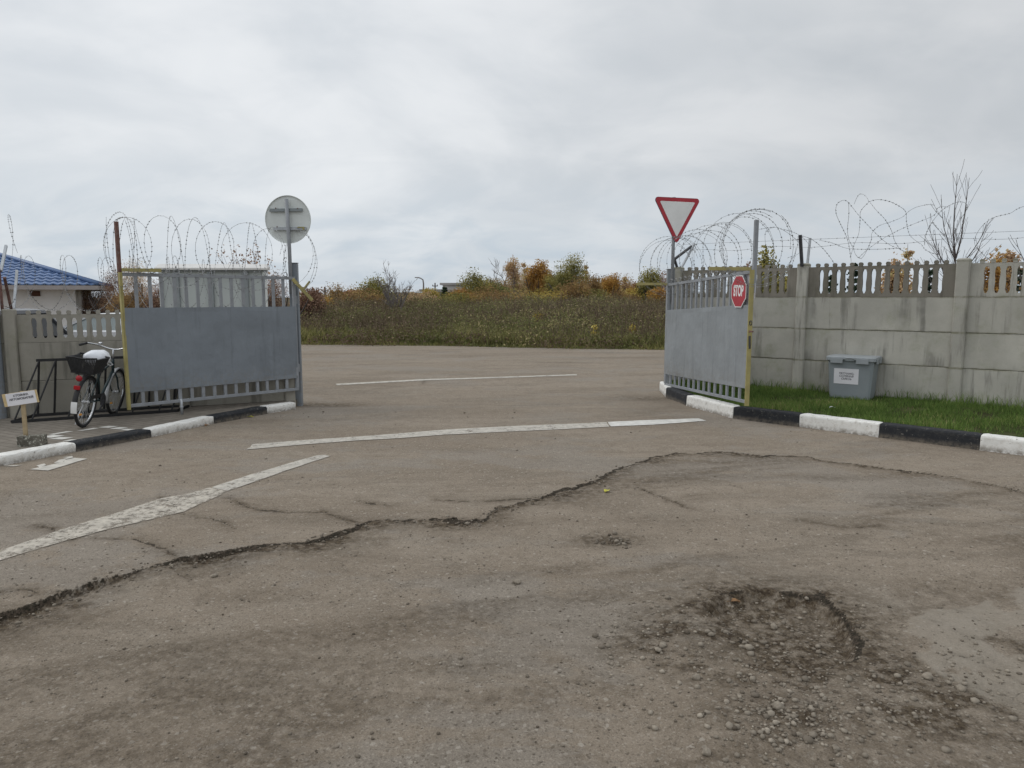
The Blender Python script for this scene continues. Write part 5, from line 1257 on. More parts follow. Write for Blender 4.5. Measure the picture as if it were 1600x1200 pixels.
def tree(label, cat, name, u, y, vtop, wpx, mat, style='round', group='trees and shrubs on the field', dens=1.0, leaf=.092, bark='bark', thick=1.0, base=None, clumps=None, low=.12, spread=1.0, lean=0.0, asp=(.5, 1.0)):
    x = at_px(u, y); zg = float(terrain_z(x, y)) if base is None else base
    zg = max(zg, 0.0) if base is None else zg
    H = max(.8, z_px(vtop, y) - zg); Wd = wpx / 1109.0 * y
    t = thing(name, label, cat, (x, y, zg), 0, group)
    random.seed(int(u * 7 + y)); tr = MB()
    C = []; T = []
    if style in ('round', 'willow', 'shrub'):
        nst = 1 if style == 'round' else random.randint(4, 6)
        stems = []
        for k in range(nst):
            a = 6.28 * k / nst + random.random(); sp = 0.06 if nst == 1 else .45
            pts, d = limb(tr, (math.cos(a) * .05 * nst, math.sin(a) * .05 * nst, -.1), (math.cos(a) * sp + lean, math.sin(a) * sp, 1), H * .72, .02 * H + .01, 6, .10)
            stems.append(pts)
        nc_ = clumps or int(26 + 10 * min(Wd, 5))
        for k in range(nc_):
            st = random.choice(stems)
            while True:
                e = Vector((random.uniform(-1, 1), random.uniform(-1, 1), random.uniform(-1, 1)))
                if .25 < e.length < 1: break
            e *= (.6 + .4 * random.random()) * 1.05
            zc = low * H + (1 - low) * H * (.5 + .5 * e.z)
            prof = 1.0 if style == 'shrub' else (.55 + .45 * math.sin(math.pi * min(1, .12 + .80 * zc / H)))
            c = Vector((e.x * Wd / 2 * prof * spread + lean * zc, e.y * Wd / 2 * prof, min(zc, H * .97)))
            i = min(len(st) - 1, max(1, int(len(st) * min(.95, zc / H * .8)))); s = st[i]
            mid = (s + c) / 2 + Vector((0, 0, .04 * H))
            tr.tube([s, mid, c], [.008 * H * .6 + .004, .006 + .002 * H, .004], 3, cap=False)
            m = int(dens * 3.6 * random.randint(26, 46)); sg = Wd * .085 + .05
            q = np.clip(rng.normal(0, 1, (m, 3)), -1.7, 1.7) * np.array([sg, sg, sg * (1.35 if style == 'willow' else .95)]) + np.array(c)
            # thin pointed sprays that break the outline
            if random.random() < .7:
                tip = c + Vector((c.x * .12, c.y * .12, random.uniform(.06, .20) * H if zc > .55 * H else 0)); kk = rng.uniform(0, 1, (10, 1))
                q = np.concatenate([q, np.array(c) * (1 - kk) + np.array(tip) * kk + rng.normal(0, .04, (10, 3))])
            C.append(q); T.append(np.clip(random.uniform(.1, .85) + rng.normal(0, .16, len(q)), 0, 1))
    elif style == 'column':
        pts, d = limb(tr, (0, 0, -.1), (random.uniform(-.04, .04), 0, 1), H * .97, .012 * H + .012, 8, .03, .12)
        nb_ = clumps or 34
        for k in range(nb_):
            f = low + (1 - low) * (k + random.random()) / nb_; s = pts[min(len(pts) - 1, int(f * (len(pts) - 1)))]
            a = random.random() * 6.28; Lb = Wd / 2 * (1 - f) ** .7 * random.uniform(.6, 1.1) * (min(1, f * 6)) + .05
            e = s + Vector((math.cos(a) * Lb * .8, math.sin(a) * Lb * .8, Lb * random.uniform(.6, 1.1)))
            tr.tube([s, e], [.006 + .002 * H * (1 - f), .003], 3, cap=False)
            m = int(dens * random.randint(14, 30)); kk = rng.uniform(.2, 1.1, (m, 1))
            q = np.array(s) * (1 - kk) + np.array(e) * kk + rng.normal(0, 1, (m, 3)) * (Wd * .05 + .03)
            C.append(q); T.append(np.clip(random.uniform(.1, .9) + rng.normal(0, .15, m), 0, 1))
    elif style == 'fir':
        limb(tr, (0, 0, -.1), (0, 0, 1), H * .98, .02 * H + .02, 6, .01, .1)
        lv = int(H / .22)
        for k in range(lv):
            f = low + (1 - low) * k / lv; rr_ = Wd / 2 * (1 - f) ** .85 * random.uniform(.85, 1.1) + .03
            for j in range(9):
                a = 6.28 * (j + random.random() * .6) / 9; m = int(dens * (8 + 26 * (1 - f)))
                kk = rng.uniform(.05, 1, (m, 1)) ** .75; Lb = rr_ * random.uniform(.75, 1.1)
                e = np.array([math.cos(a) * Lb, math.sin(a) * Lb, -.18 * Lb]); w = rng.normal(0, 1, (m, 3)) * np.array([.05, .05, .03]) * (1.2 - kk) * 1.3
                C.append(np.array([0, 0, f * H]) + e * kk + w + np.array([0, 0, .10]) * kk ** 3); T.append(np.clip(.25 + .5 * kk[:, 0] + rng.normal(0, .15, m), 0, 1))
    elif style == 'sapling':
        def shoot(p, d, L, r, up_):
            pts, rad = [Vector(p)], [r]; d = Vector(d).normalized()
            for k in range(7):
                d = (d + Vector((random.gauss(0, .05), random.gauss(0, .05), up_))).normalized(); pts.append(pts[-1] + d * (L / 7)); rad.append(max(.0034, r * (1 - .8 * (k + 1) / 7)))
            tr.tube(pts, rad, 5 if r > .01 else 3, cap=False); return pts, d
        main, d = shoot((0, 0, -.05), (.01, 0, 1), H * .60, .036, 0)
        tops = [(main[-1], (-.16, .05, 1), H * .40, .018), (main[-1], (.16, -.05, 1), H * .39, .018)]
        for k in range(13):
            f = .50 + .48 * k / 12; i = min(6, int(f * 7)); s = main[i].lerp(main[i + 1], f * 7 - i); a = k * 2.4
            tops.append((s, (math.cos(a) * 1.0, math.sin(a) * .9, .85), H * .31 * random.uniform(.75, 1.1), .013))
        for s, dd, L_, r_ in tops:
            pts, d = shoot(s, dd, L_, r_, .15)
            for k in range(13):
                i = 1 + k * 6 // 13; a = random.random() * 6.28
                q, d2 = shoot(pts[i], (Vector(dd).normalized() + Vector((math.cos(a), math.sin(a), .35)) * .62), L_ * random.uniform(.12, .40), .0042, .06)
                if dens > 0 and random.random() < .12: C.append(np.array([q[-1][:]]) + rng.normal(0, .02, (1, 3))); T.append(rng.uniform(0, .3, 1))
    elif style == 'bare':
        def rec(p, d, L, r, lev):
            pts, d2 = limb(tr, p, d, L, r * thick if lev == 3 or H <= 2 else r, 5, .10)
            if lev == 0:
                if dens > 0:
                    q = np.array(pts[-1]) + rng.normal(0, .10, (max(1, int(3 * dens)), 3)); C.append(q); T.append(rng.uniform(0, 1, len(q)))
                return
            for k in range(random.randint(4, 6)):
                i = random.randint(1, len(pts) - 1); a = random.random() * 6.28
                nd = (d2 + Vector((math.cos(a), math.sin(a), random.uniform(-.1, .5))) * random.uniform(.5, .95)).normalized()
                rec(pts[i], nd, L * random.uniform(.42, .62), max(.0042 * thick, r * .5), lev - 1)
        for k in range(1 if spread < 1.2 else 5):
            a = 6.28 * k / 5 + .4; s = 0.05 if spread < 1.2 else .75
            rec((0, 0, -.05), (math.cos(a) * s + lean, math.sin(a) * s, 1), H * (.62 if spread < 1.2 else .55), .012 * H + .008, 3 if H > 2 else 2)
    trunk = tr.build('trunk' if cat == 'tree' else 'stems', M[bark], t, smooth=True)
    if C:
        C = np.concatenate(C); T = np.concatenate(T); C[:, 2] = np.maximum(C[:, 2], .02)
        # a second, larger scale of light and dark clumps
        T = np.clip(T + (fbm(C[:, 0] / max(.4, Wd * .25), C[:, 2] / max(.4, Wd * .25), int(u), 3) - .5) * .9, 0, 1)
        leaf_quads(C, leaf, T, M[mat], 'crown' if cat == 'tree' else 'foliage', t, asp=asp)
    return t
G1, G2, G3 = 'trees and shrubs on the field', 'shrubs behind the left fence', 'trees behind the tall right fence'
TREES = [
 # label, cat, name, u, y, vtop, width px, mat, style, kw
 ('low orange shrub just right of the left gate post', 'shrub', 'shrub', 500, 40, 463, 34, 'lf_orange', 'shrub', {}),
 ('small reddish brown half bare shrub beside the rust red roof', 'shrub', 'shrub', 526, 52, 444, 30, 'lf_rust', 'willow', dict(dens=.35)),
 ('reddish brown thicket directly right of the left gate post', 'shrub', 'shrub', 482, 34, 452, 40, 'lf_twig', 'shrub', dict(dens=.9)),
 ('sparse olive brown shrub in front of the rust red roof', 'shrub', 'shrub', 552, 48, 455, 46, 'lf_rust', 'willow', dict(dens=.6)),
 ('olive green willow bush left of the bare spreading tree', 'tree', 'willow_bush', 588, 46, 436, 44, 'lf_olive', 'willow', {}),
 ('bare grey tree spreading its branches low over the field', 'tree', 'bare_tree', 617, 36, 420, 52, 'lf_twig', 'bare', dict(spread=1.6, dens=0, bark='bark_pale', thick=2.3)),
 ('round yellow green shrub in front of the grey sheds', 'shrub', 'shrub', 637, 50, 464, 26, 'lf_olive', 'shrub', {}),
 ('bright yellow green shrub before the long grey building', 'shrub', 'shrub', 672, 54, 455, 26, 'lf_yellow', 'shrub', dict()),
 ('small dark green fir in front of the pale block building', 'tree', 'fir_tree', 695, 60, 449, 24, 'lf_fir', 'fir', dict(leaf=.2)),
 ('orange brown shrub at the left foot of the big golden green tree', 'shrub', 'shrub', 722, 52, 455, 34, 'lf_orange', 'shrub', dict()),
 ('big golden green round tree right of the pale block building', 'tree', 'leafy_tree', 744, 55, 430, 44, 'lf_olive', 'round', dict(dens=1.3, low=.05)),
 ('dark green rounded bush left of the small grey shed', 'shrub', 'shrub', 779, 55, 448, 32, 'lf_green', 'shrub', dict()),
 ('thin leafless grey tree behind the dark green bush', 'tree', 'bare_tree', 772, 78, 422, 24, 'lf_tan', 'bare', dict(dens=0, bark='bark_pale', thick=4.5)),
 ('second thin leafless tree left of the sparse golden birch', 'tree', 'bare_tree', 787, 80, 420, 22, 'lf_tan', 'bare', dict(dens=0, bark='bark_pale', thick=4.5)),
 ('sparse golden birch with an oval crown above the grey shed', 'tree', 'birch_tree', 802, 75, 411, 26, 'lf_tan', 'round', dict(dens=.55, leaf=.14, bark='bark_pale', low=.3)),
 ('slim tall tan birch next to the bright orange tree', 'tree', 'birch_tree', 824, 72, 409, 17, 'lf_tan', 'column', dict(dens=1.4, leaf=.13, bark='bark_pale')),
 ('bright orange broad tree in the middle of the tree row', 'tree', 'leafy_tree', 843, 62, 416, 36, 'lf_orange', 'willow', dict(dens=1.2, leaf=.13)),
 ('olive willow between the orange tree and the tallest willow', 'tree', 'willow_bush', 866, 58, 426, 32, 'lf_olive', 'willow', dict(dens=1.2)),
 ('tallest olive green willow with feathery upright tips', 'tree', 'willow_bush', 893, 56, 411, 48, 'lf_olive', 'willow', dict(dens=1.5)),
 ('slim yellow brown birch right behind the tallest willow', 'tree', 'birch_tree', 914, 66, 413, 16, 'lf_tan', 'column', dict(leaf=.12, dens=1.5)),
 ('low yellow green thicket in front of the orange and olive trees', 'shrub', 'shrub', 856, 46, 459, 60, 'lf_yellow', 'shrub', dict(dens=.9)),
 ('brownish green undergrowth bush below the tallest willow', 'shrub', 'shrub', 903, 46, 446, 50, 'lf_rust', 'willow', dict(dens=.9)),
 ('rust brown pointed tree right of the tallest willow', 'tree', 'leafy_tree', 928, 52, 434, 26, 'lf_rust', 'willow', dict(dens=1.2)),
 ('twin peaked orange brown tree alone in the row', 'tree', 'leafy_tree', 953, 54, 429, 26, 'lf_orange', 'willow', dict(dens=1.3)),
 ('pale pinkish tan slender birch before the yellow gate arm', 'tree', 'birch_tree', 975, 64, 432, 18, 'lf_tan', 'column', dict(dens=1.8, leaf=.12, bark='bark_pale')),
 ('small orange tree under the yellow arm of the right gate', 'tree', 'leafy_tree', 992, 54, 444, 24, 'lf_orange', 'round', dict(dens=1.1, low=.05)),
 ('green yellow dense bush next to the right gate post', 'tree', 'leafy_tree', 1014, 50, 425, 32, 'lf_olive', 'willow', dict(dens=1.4)),
 ('low orange shrub hidden behind the right gate post', 'shrub', 'shrub', 1032, 44, 450, 30, 'lf_orange', 'shrub', dict()),
 ('broad brown olive thicket between the big golden tree and the small grey shed', 'shrub', 'shrub', 765, 50, 461, 60, 'lf_rust', 'willow', dict(dens=.8)),
 ('pale olive scrub left of the big golden green tree', 'shrub', 'shrub', 712, 48, 465, 44, 'lf_olive', 'willow', dict(dens=.8)),
 ('long low tan scrub between the bare tree and the yellow green shrub', 'shrub', 'shrub', 655, 44, 470, 56, 'lf_tan', 'willow', dict(dens=.7)),
 ('tan brown scrub under the olive willow bush on the left', 'shrub', 'shrub', 572, 42, 464, 60, 'lf_rust', 'willow', dict(dens=.8)),
 ('tall brown olive tree behind the twin peaked tree', 'tree', 'leafy_tree', 942, 70, 438, 40, 'lf_rust', 'willow', dict(dens=1.0)),
 ('golden orange thicket between the pinkish birch and the yellow arm', 'shrub', 'shrub', 985, 50, 460, 40, 'lf_yellow', 'willow', dict(dens=.9)),
 ('green olive scrub behind the low yellow green thicket', 'tree', 'willow_bush', 880, 64, 432, 60, 'lf_olive', 'willow', dict(dens=1.1)),
 ('hazy brown olive tree filling the row behind the pinkish birch', 'tree', 'leafy_tree', 972, 76, 440, 44, 'lf_rust', 'willow', dict(dens=1.0)),
 ('golden tan tree behind the orange tree and the grey shed', 'tree', 'leafy_tree', 822, 84, 425, 44, 'lf_tan', 'willow', dict(dens=1.0)),
 ('olive brown scrub tree right of the big golden green tree', 'tree', 'leafy_tree', 775, 66, 444, 40, 'lf_rust', 'willow', dict(dens=1.0)),
 ('yellow brown scrub along the row below the rust brown pointed tree', 'shrub', 'shrub', 925, 46, 461, 50, 'lf_olive', 'willow', dict(dens=.9)),
 ('low golden shrub in the tree row left of the twin peaked tree', 'shrub', 'shrub', 940, 56, 455, 30, 'lf_yellow', 'shrub', dict()),
 ('low rust shrub under the slender pinkish birch', 'shrub', 'shrub', 972, 48, 458, 36, 'lf_rust', 'shrub', dict()),
 ('pale thorny bush behind the yellow arm and the right gate post', 'shrub', 'shrub', 1036, 56, 424, 22, 'lf_twig', 'willow', dict(dens=.4)),
 ('sprawling rust shrub in front of the small grey shed', 'shrub', 'shrub', 800, 46, 462, 44, 'lf_rust', 'shrub', dict(dens=.8)),
]
for lb, ct, nm, u, y, vt, w, mt, stl, kw in TREES: tree(lb, ct, nm, u, y, 464 - (464 - vt) * 1.14, w * (1.22 if stl != 'bare' else 1), mt, stl, G1, **kw)
LEFT = [
 ('dense reddish brown bush beside the corner of the guard house', 'shrub', 'shrub', 142, 31, 436, 70, 'lf_twig', 'shrub', dict(dens=4.2, leaf=.062, asp=(.12, .35))),
 ('reddish dry bush just left of the rusty gate upright', 'shrub', 'shrub', 178, 29, 420, 40, 'lf_twig', 'willow', dict(dens=2.1, leaf=.062, asp=(.12, .35))),
 ('pale brown feathery bush seen through the first bars of the left gate', 'shrub', 'shrub', 212, 30, 402, 60, 'lf_tan', 'willow', dict(dens=2.3, leaf=.062, asp=(.12, .35))),
 ('reddish dry bush between the gate bars and the notice board', 'shrub', 'shrub', 252, 27, 416, 46, 'lf_twig', 'willow', dict(dens=2.6, leaf=.062, asp=(.12, .35))),
 ('dry brown bush between the notice board and the left gate post', 'shrub', 'shrub', 434, 30, 425, 46, 'lf_twig', 'willow', dict(dens=2.6, leaf=.062, asp=(.12, .35))),
 ('tall dead weed with seed heads rising above the notice board', 'shrub', 'dead_weed', 381, 22, 378, 34, 'lf_twig', 'bare', dict(dens=1.4, leaf=.08, lean=.03)),
 ('low tan bush filling the gap under the rusty upright', 'shrub', 'shrub', 196, 26, 445, 50, 'lf_rust', 'shrub', dict(dens=2.6, leaf=.062, asp=(.12, .35))),
]
for lb, ct, nm, u, y, vt, w, mt, stl, kw in LEFT: tree(lb, ct, nm, u, y, vt, w, mt, stl, G2, **kw)
RIGHT = [
 ('yellow green leafy tree behind the fence right of the gate upright', 'tree', 'leafy_tree', 1203, 24, 393, 48, 'lf_olive', 'willow', dict(dens=1.3, leaf=.10)),
 ('dry olive bush behind the balusters next to the stop sign', 'shrub', 'shrub', 1195, 18.5, 418, 80, 'lf_olive', 'shrub', dict(dens=1.2, leaf=.08)),
 ('pinkish bare bush behind the fence near the stop sign', 'shrub', 'shrub', 1165, 26, 405, 30, 'lf_twig', 'willow', dict(dens=.5, leaf=.08)),
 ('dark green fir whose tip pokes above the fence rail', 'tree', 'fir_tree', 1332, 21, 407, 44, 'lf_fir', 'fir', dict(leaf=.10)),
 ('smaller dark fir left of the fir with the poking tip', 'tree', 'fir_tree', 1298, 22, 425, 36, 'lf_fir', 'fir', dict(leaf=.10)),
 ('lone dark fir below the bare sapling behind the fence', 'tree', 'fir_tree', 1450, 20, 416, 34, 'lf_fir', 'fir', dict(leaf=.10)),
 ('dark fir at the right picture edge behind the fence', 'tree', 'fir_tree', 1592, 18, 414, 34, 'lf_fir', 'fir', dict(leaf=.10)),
 ('yellow birch with a tall golden plume above the fence', 'tree', 'birch_tree', 1414, 26, 372, 34, 'lf_tan', 'column', dict(dens=1.3, leaf=.11, bark='bark_pale')),
 ('pale orange bushy birch seen through the baluster gaps', 'tree', 'birch_tree', 1396, 24, 408, 44, 'lf_tan', 'willow', dict(dens=.9, leaf=.11)),
 ('golden birch left of the dark fir at the right edge', 'tree', 'birch_tree', 1567, 24, 386, 36, 'lf_tan', 'round', dict(dens=1.0, leaf=.11, low=.3)),
 ('orange pink birch behind the last baluster panel', 'tree', 'birch_tree', 1545, 22, 402, 46, 'lf_orange', 'willow', dict(dens=.8, leaf=.10)),
 ('rust bush low behind the last baluster panel', 'shrub', 'shrub', 1525, 18, 440, 50, 'lf_rust', 'shrub', dict(dens=1.2, leaf=.08)),
 ('tall leafless sapling with upright twigs behind the fence post', 'tree', 'bare_tree', 1496, 15, 268, 86, 'lf_rust', 'sapling', dict(dens=0)),
 ('leafless sapling with a few dark leaves at the right picture edge', 'tree', 'bare_tree', 1612, 13.5, 306, 86, 'lf_rust', 'sapling', dict(dens=.12, leaf=.07)),
]
for lb, ct, nm, u, y, vt, w, mt, stl, kw in RIGHT: tree(lb, ct, nm, u, y, vt, w, mt, stl, G3, **kw)
# small young plants with yellow leaves among the weeds
for lb, u, y, vt in (('small yellow leaved seedling low on the bank near the right gate', 991, 25.5, 510), ('little yellow sprig among the weeds left of the seedling', 928, 25.2, 518), ('tiny yellow sprig high on the bank below the orange tree', 843, 31, 486)):
    tree(lb, 'shrub', 'seedling', u, y, vt, 14, 'lf_yellow', 'shrub', 'yellow seedlings on the bank', dens=.12, leaf=.09, clumps=9)

# the far scrub behind the single trees reads as one mass
M['lf_far'] = leafmat('far_mixed_scrub', (0.23, 0.15, 0.075), (0.31, 0.275, 0.095), (0.52, 0.36, 0.12), 0.2)
sc_, st2 = [], []
for k in range(330):
    y_ = random.uniform(56, 92); x_ = at_px(random.uniform(470, 1060), y_)
    h_ = random.uniform(1.0, 2.6) * (.62 if x_ / y_ < -.055 else 1.0) * (.75 + .7 * float(fbm(np.array([x_ * .12]), np.array([y_ * .05]), 451, 2)[0])); w_ = random.uniform(.6, 1.7); m = 190
    e_ = np.clip(rng.normal(0, 1, (m, 3)), -1.8, 1.8) * np.array([w_ * .5, w_ * .5, h_ * .28]); f_ = .5 + .5 * rng.uniform(0, 1, m)
    q = e_ * np.stack([f_, f_, np.ones(m)], -1) + np.array([x_, y_, .6 + h_ * .55]); sc_.append(q)
    st2.append(np.clip(random.random() + rng.normal(0, .10, m), 0, 1))
fs = leaf_quads(np.concatenate(sc_), .13, np.concatenate(st2), M['lf_far'], 'far_scrub', None, asp=(.4, .9))
tag(fs, 'continuous brown and golden scrub far behind the single trees', 'scrub', kind='stuff')

# ------------------------------------------------------------------ far buildings, poles
def far_house(name, label, u0, u1, y, vtop, roof, wall, gable=False, flat_h=.5, z0=.6, nwin=0):
    x0, x1 = at_px(u0, y), at_px(u1, y); zt = z_px(vtop, y)
    h = thing(name, label, 'building', (x0, y, z0), 0, 'buildings beyond the field')
    W_ = x1 - x0; Hh_ = zt - z0; D_ = min(12, max(5, W_ * .6))
    if gable:
        e = Hh_ * .45
        MB().box(0, W_, 0, D_, -1, e).build('wall', wall, h)
        o_ = .4
        MB().add([(-o_, -o_, e), (W_ + o_, -o_, e), (W_ + o_, D_ + o_, e), (-o_, D_ + o_, e), (D_ * .42, D_ / 2, Hh_), (W_ - o_, D_ / 2, Hh_)], [(0, 1, 5, 4), (2, 3, 4, 5), (3, 0, 4), (1, 2, 5), (3, 2, 1, 0)]).build('roof', roof, h)
        e -= .3
    else:
        MB().box(0, W_, 0, D_, -1, Hh_ - flat_h).build('wall', wall, h)
        MB().box(-.4, W_ + .4, -.4, D_ + .4, Hh_ - flat_h + .002, Hh_).build('roof', roof, h)
        e = Hh_ - flat_h - .4
    for k in range(nwin):
        xc = W_ * (k + .5) / nwin
        MB().box(xc - .5, xc + .5, -.03, -.002, e * .35, e * .85).build('window', M['glass'], h)
    return h
far_house('house', 'far low house with a rust red hipped roof beyond the field', 513, 600, 95, 453, M['far_red'], M['far_white'], True, nwin=5)
far_house('shed', 'far grey shed with a dark flat roof left of the long building', 608, 664, 90, 457, M['far_roof'], M['far_wall'], False, .45, nwin=4)
far_house('long_building', 'far long grey building beside the street lamp', 660, 696, 100, 452, M['far_wall'], M['far_wall'], False, .35, nwin=3)
far_house('block_building', 'far pale block building left of the big golden green tree', 692, 726, 104, 442, M['far_wall'], M['far_white'], False, .3, nwin=2)
far_house('small_shed', 'small pale shed with a dark roof among the trees', 788, 819, 85, 446, M['far_roof'], M['far_white'], False, .4, nwin=1)
def pole(name, label, u, y, vt, lamp=False, r=.11):
    x = at_px(u, y); zt = z_px(vt, y); p = thing(name, label, 'street lamp' if lamp else 'pole', (x, y, .5))
    h = zt - .5
    m = MB()
    if lamp:
        m.tube([(0, 0, -.3), (0, 0, h * .8), (-.06, 0, h * .93), (-.35, 0, h * .985), (-.6, 0, h)], [r, r * .8, r * .7, r * .6, r * .6], 7); m.build('mast', M['bark_pale'], p, smooth=True)
        MB().rings([[(-1.05, -.14, h - .02), (-1.05, .14, h - .02), (-1.05, .1, h + .08), (-1.05, -.1, h + .08)], [(-.5, -.1, h - .04), (-.5, .1, h - .04), (-.5, .06, h + .08), (-.5, -.06, h + .08)]]).build('lamp_head', M['bark_pale'], p)
    else:
        m.tube([(0, 0, -.3), (0, 0, h)], [r, r * .75], 7); m.build('mast', M['bark'], p, smooth=True)
        m = MB(); m.box(-.35, .35, -.05, .05, h - .45, h - .35); m.build('cross_arm', M['bark'], p)
        m = MB()
        for q in (-.3, .3): m.lathe([(.05, 0), (.06, .06), (.03, .14)], 8, (q, 0, h - .35))
        m.build('insulators', M['bark_pale'], p)
pole('street_lamp', 'far street lamp with a bent arm above the long grey building', 662, 88, 434, True)
pole('floodlight_pole', 'thin far pole with a short head right of the street lamp', 680, 92, 442)
pole('utility_pole', 'far wooden pole left of the small reddish shrub', 508, 70, 448)
pole('utility_pole', 'far dark pole beside the leafless trees', 766, 74, 436)

# ------------------------------------------------------------------ weeds and grass on the bank
def field_pts(n, s0, s1, x0, x1, power=1.3):
    x = rng.uniform(x0, x1, n); s = s0 + (s1 - s0) * rng.uniform(0, 1, n) ** power
    y = 25.65 + (s - (x + 7.6) * .219) / .976
    y = y - (edge_s(x, y) - s) / .976
    return np.stack([x, y, terrain_z(x, y)], -1), s
# verge: short yellowish green grass by the asphalt
P_, s = field_pts(26000, -.12, 3.2, -14, 12, 1.2)
c = fbm(P_[:, 0] * .9, P_[:, 1] * .9, 401, 4)
vg = blades(P_ - np.array([0, 0, .02]), rng.uniform(.08, .28, len(P_)) * (.5 + c) * np.clip(.35 + s * .6, .3, 1.5), rng.uniform(.02, .045, len(P_)), rng.uniform(.2, .8, len(P_)), np.clip(c * 1.1 - .1 + rng.normal(0, .2, len(P_)), 0, 1), 'verge_grass', M['grass_verge'])
tag(vg, 'yellowish green grass along the far edge of the asphalt', 'grass', kind='stuff')
P_, s = field_pts(60000, .5, 22, -17, 14)
c = fbm(P_[:, 0] * .33, P_[:, 1] * .45, 411, 4); keep = c + rng.normal(0, .05, len(P_)) - .006 * np.maximum(s - 6, 0) > .38
P_, s, c = P_[keep], s[keep], c[keep]
wg = blades(P_ - np.array([0, 0, .03]), rng.uniform(.15, .55, len(P_)) * (.55 + c), rng.uniform(.025, .06, len(P_)), rng.uniform(.2, .9, len(P_)), np.clip((c - .35) * 2.0 + rng.normal(0, .22, len(P_)), 0, 1), 'wild_grass', M['weed_green'])
tag(wg, 'olive green rank grass and herbs covering the bank', 'grass', kind='stuff')
P_, s = field_pts(30000, 1.2, 26, -18, 15, .9)
c = fbm(P_[:, 0] * .22 + 9, P_[:, 1] * .45, 421, 3); keep = c + np.minimum(s, 14) * .014 + rng.normal(0, .03, len(P_)) > .60
P_, s, c = P_[keep], s[keep], c[keep]
Hs = rng.uniform(.40, 1.05, len(P_)) * (.20 + 1.5 * c)
wd = blades(P_ - np.array([0, 0, .03]), Hs, rng.uniform(.015, .04, len(P_)), rng.uniform(.02, .35, len(P_)), np.clip((c - .4) * 1.2 + rng.normal(0, .22, len(P_)), 0, 1), 'dry_weeds', M['weed_dry'])
tag(wd, 'dark brown dry weed stalks on the bank', 'weeds', kind='stuff')
# rounded clumps of undergrowth: docks, nettles, mugwort, each with its own tint
CP, cs = field_pts(520, .5, 22, -15, 12, 1.1)
cl, ct = [], []
# large mounds of bramble, dead mugwort and rank grass that give the bank its rolling outline
BP, bs_ = field_pts(210, .35, 20, -15, 12, 1.0)
for (x_, y_, z_), s_ in zip(BP, bs_):
    w_ = random.uniform(.8, 2.3); h_ = random.uniform(.45, 1.05) * (1.0 if s_ > 2.5 else .6); m = int(420 * w_)
    th = rng.uniform(0, 2 * np.pi, m); u_ = rng.uniform(0, 1, m) ** .5; ph = rng.uniform(.0, 1.0, m)
    rr_ = w_ * np.sqrt(1 - ph ** 2 * .9) * (.75 + .5 * vnoise(th * 1.3 + x_, ph * 3 + y_, 7)) * (.55 + .45 * u_)
    q = np.stack([x_ + rr_ * np.cos(th), y_ + rr_ * .8 * np.sin(th), z_ + h_ * ph * (.6 + .6 * vnoise(th * 2 + y_, ph * 0 + x_, 9)) + rng.normal(0, .05, m)], -1)
    spk = rng.uniform(0, 1, m) < .08; q[spk, 2] += rng.uniform(.05, .35, spk.sum()); q[:, 2] = np.maximum(q[:, 2], z_ + .02)
    cl.append(q); base_t = np.clip(fbm(np.array([x_ * .16 + 3]), np.array([y_ * .4]), 437, 2)[0] * 2.6 - .8 + random.gauss(0, .15), 0, 1)
    ct.append(np.clip(base_t * .9 + .12 * (ph - .5) + rng.normal(0, .09, m), 0, 1))
for (x_, y_, z_), s_ in zip(CP, cs):
    w_ = random.uniform(.4, 1.5); h_ = random.uniform(.35, 1.0) * (1.1 if s_ > 3 else .75); m = int(150 * w_)
    q = rng.normal(0, 1, (m, 3)) * np.array([w_ * .42, w_ * .42, h_ * .30]) + np.array([x_, y_, z_ + h_ * .42]); q[:, 2] = np.maximum(q[:, 2], z_ + .02)
    cl.append(q); ct.append(np.clip(np.clip(fbm(np.array([x_ * .25]), np.array([y_ * .5]), 433, 3)[0] * 2.4 - .7, 0, 1) * .75 + random.random() * .3 + rng.normal(0, .10, m), 0, 1))
M['lf_under'] = leafmat('undergrowth_leaves', (0.15, 0.108, 0.074), (0.175, 0.19, 0.066), (0.40, 0.335, 0.165), 0.2)
ug = leaf_quads(np.concatenate(cl), .085, np.concatenate(ct), M['lf_under'], 'undergrowth', None, asp=(.25, .7))
tag(ug, 'brown and green clumps of leafy undergrowth on the bank', 'undergrowth', kind='stuff')
rep = 3
Q = np.repeat(P_, rep, 0); hq = np.repeat(Hs, rep); f_ = rng.uniform(.35, 1.0, len(Q))
Q = Q + np.stack([rng.normal(0, .09, len(Q)), rng.normal(0, .09, len(Q)), hq * f_ - .05], -1)
wh = leaf_quads(Q, .075, np.clip(rng.normal(.4, .28, len(Q)), 0, 1), M['weed_dry'], 'weed_seed_heads', None, asp=(.3, .8))
tag(wh, 'dry seed heads and withered leaves of the weeds on the bank', 'weeds', kind='stuff')

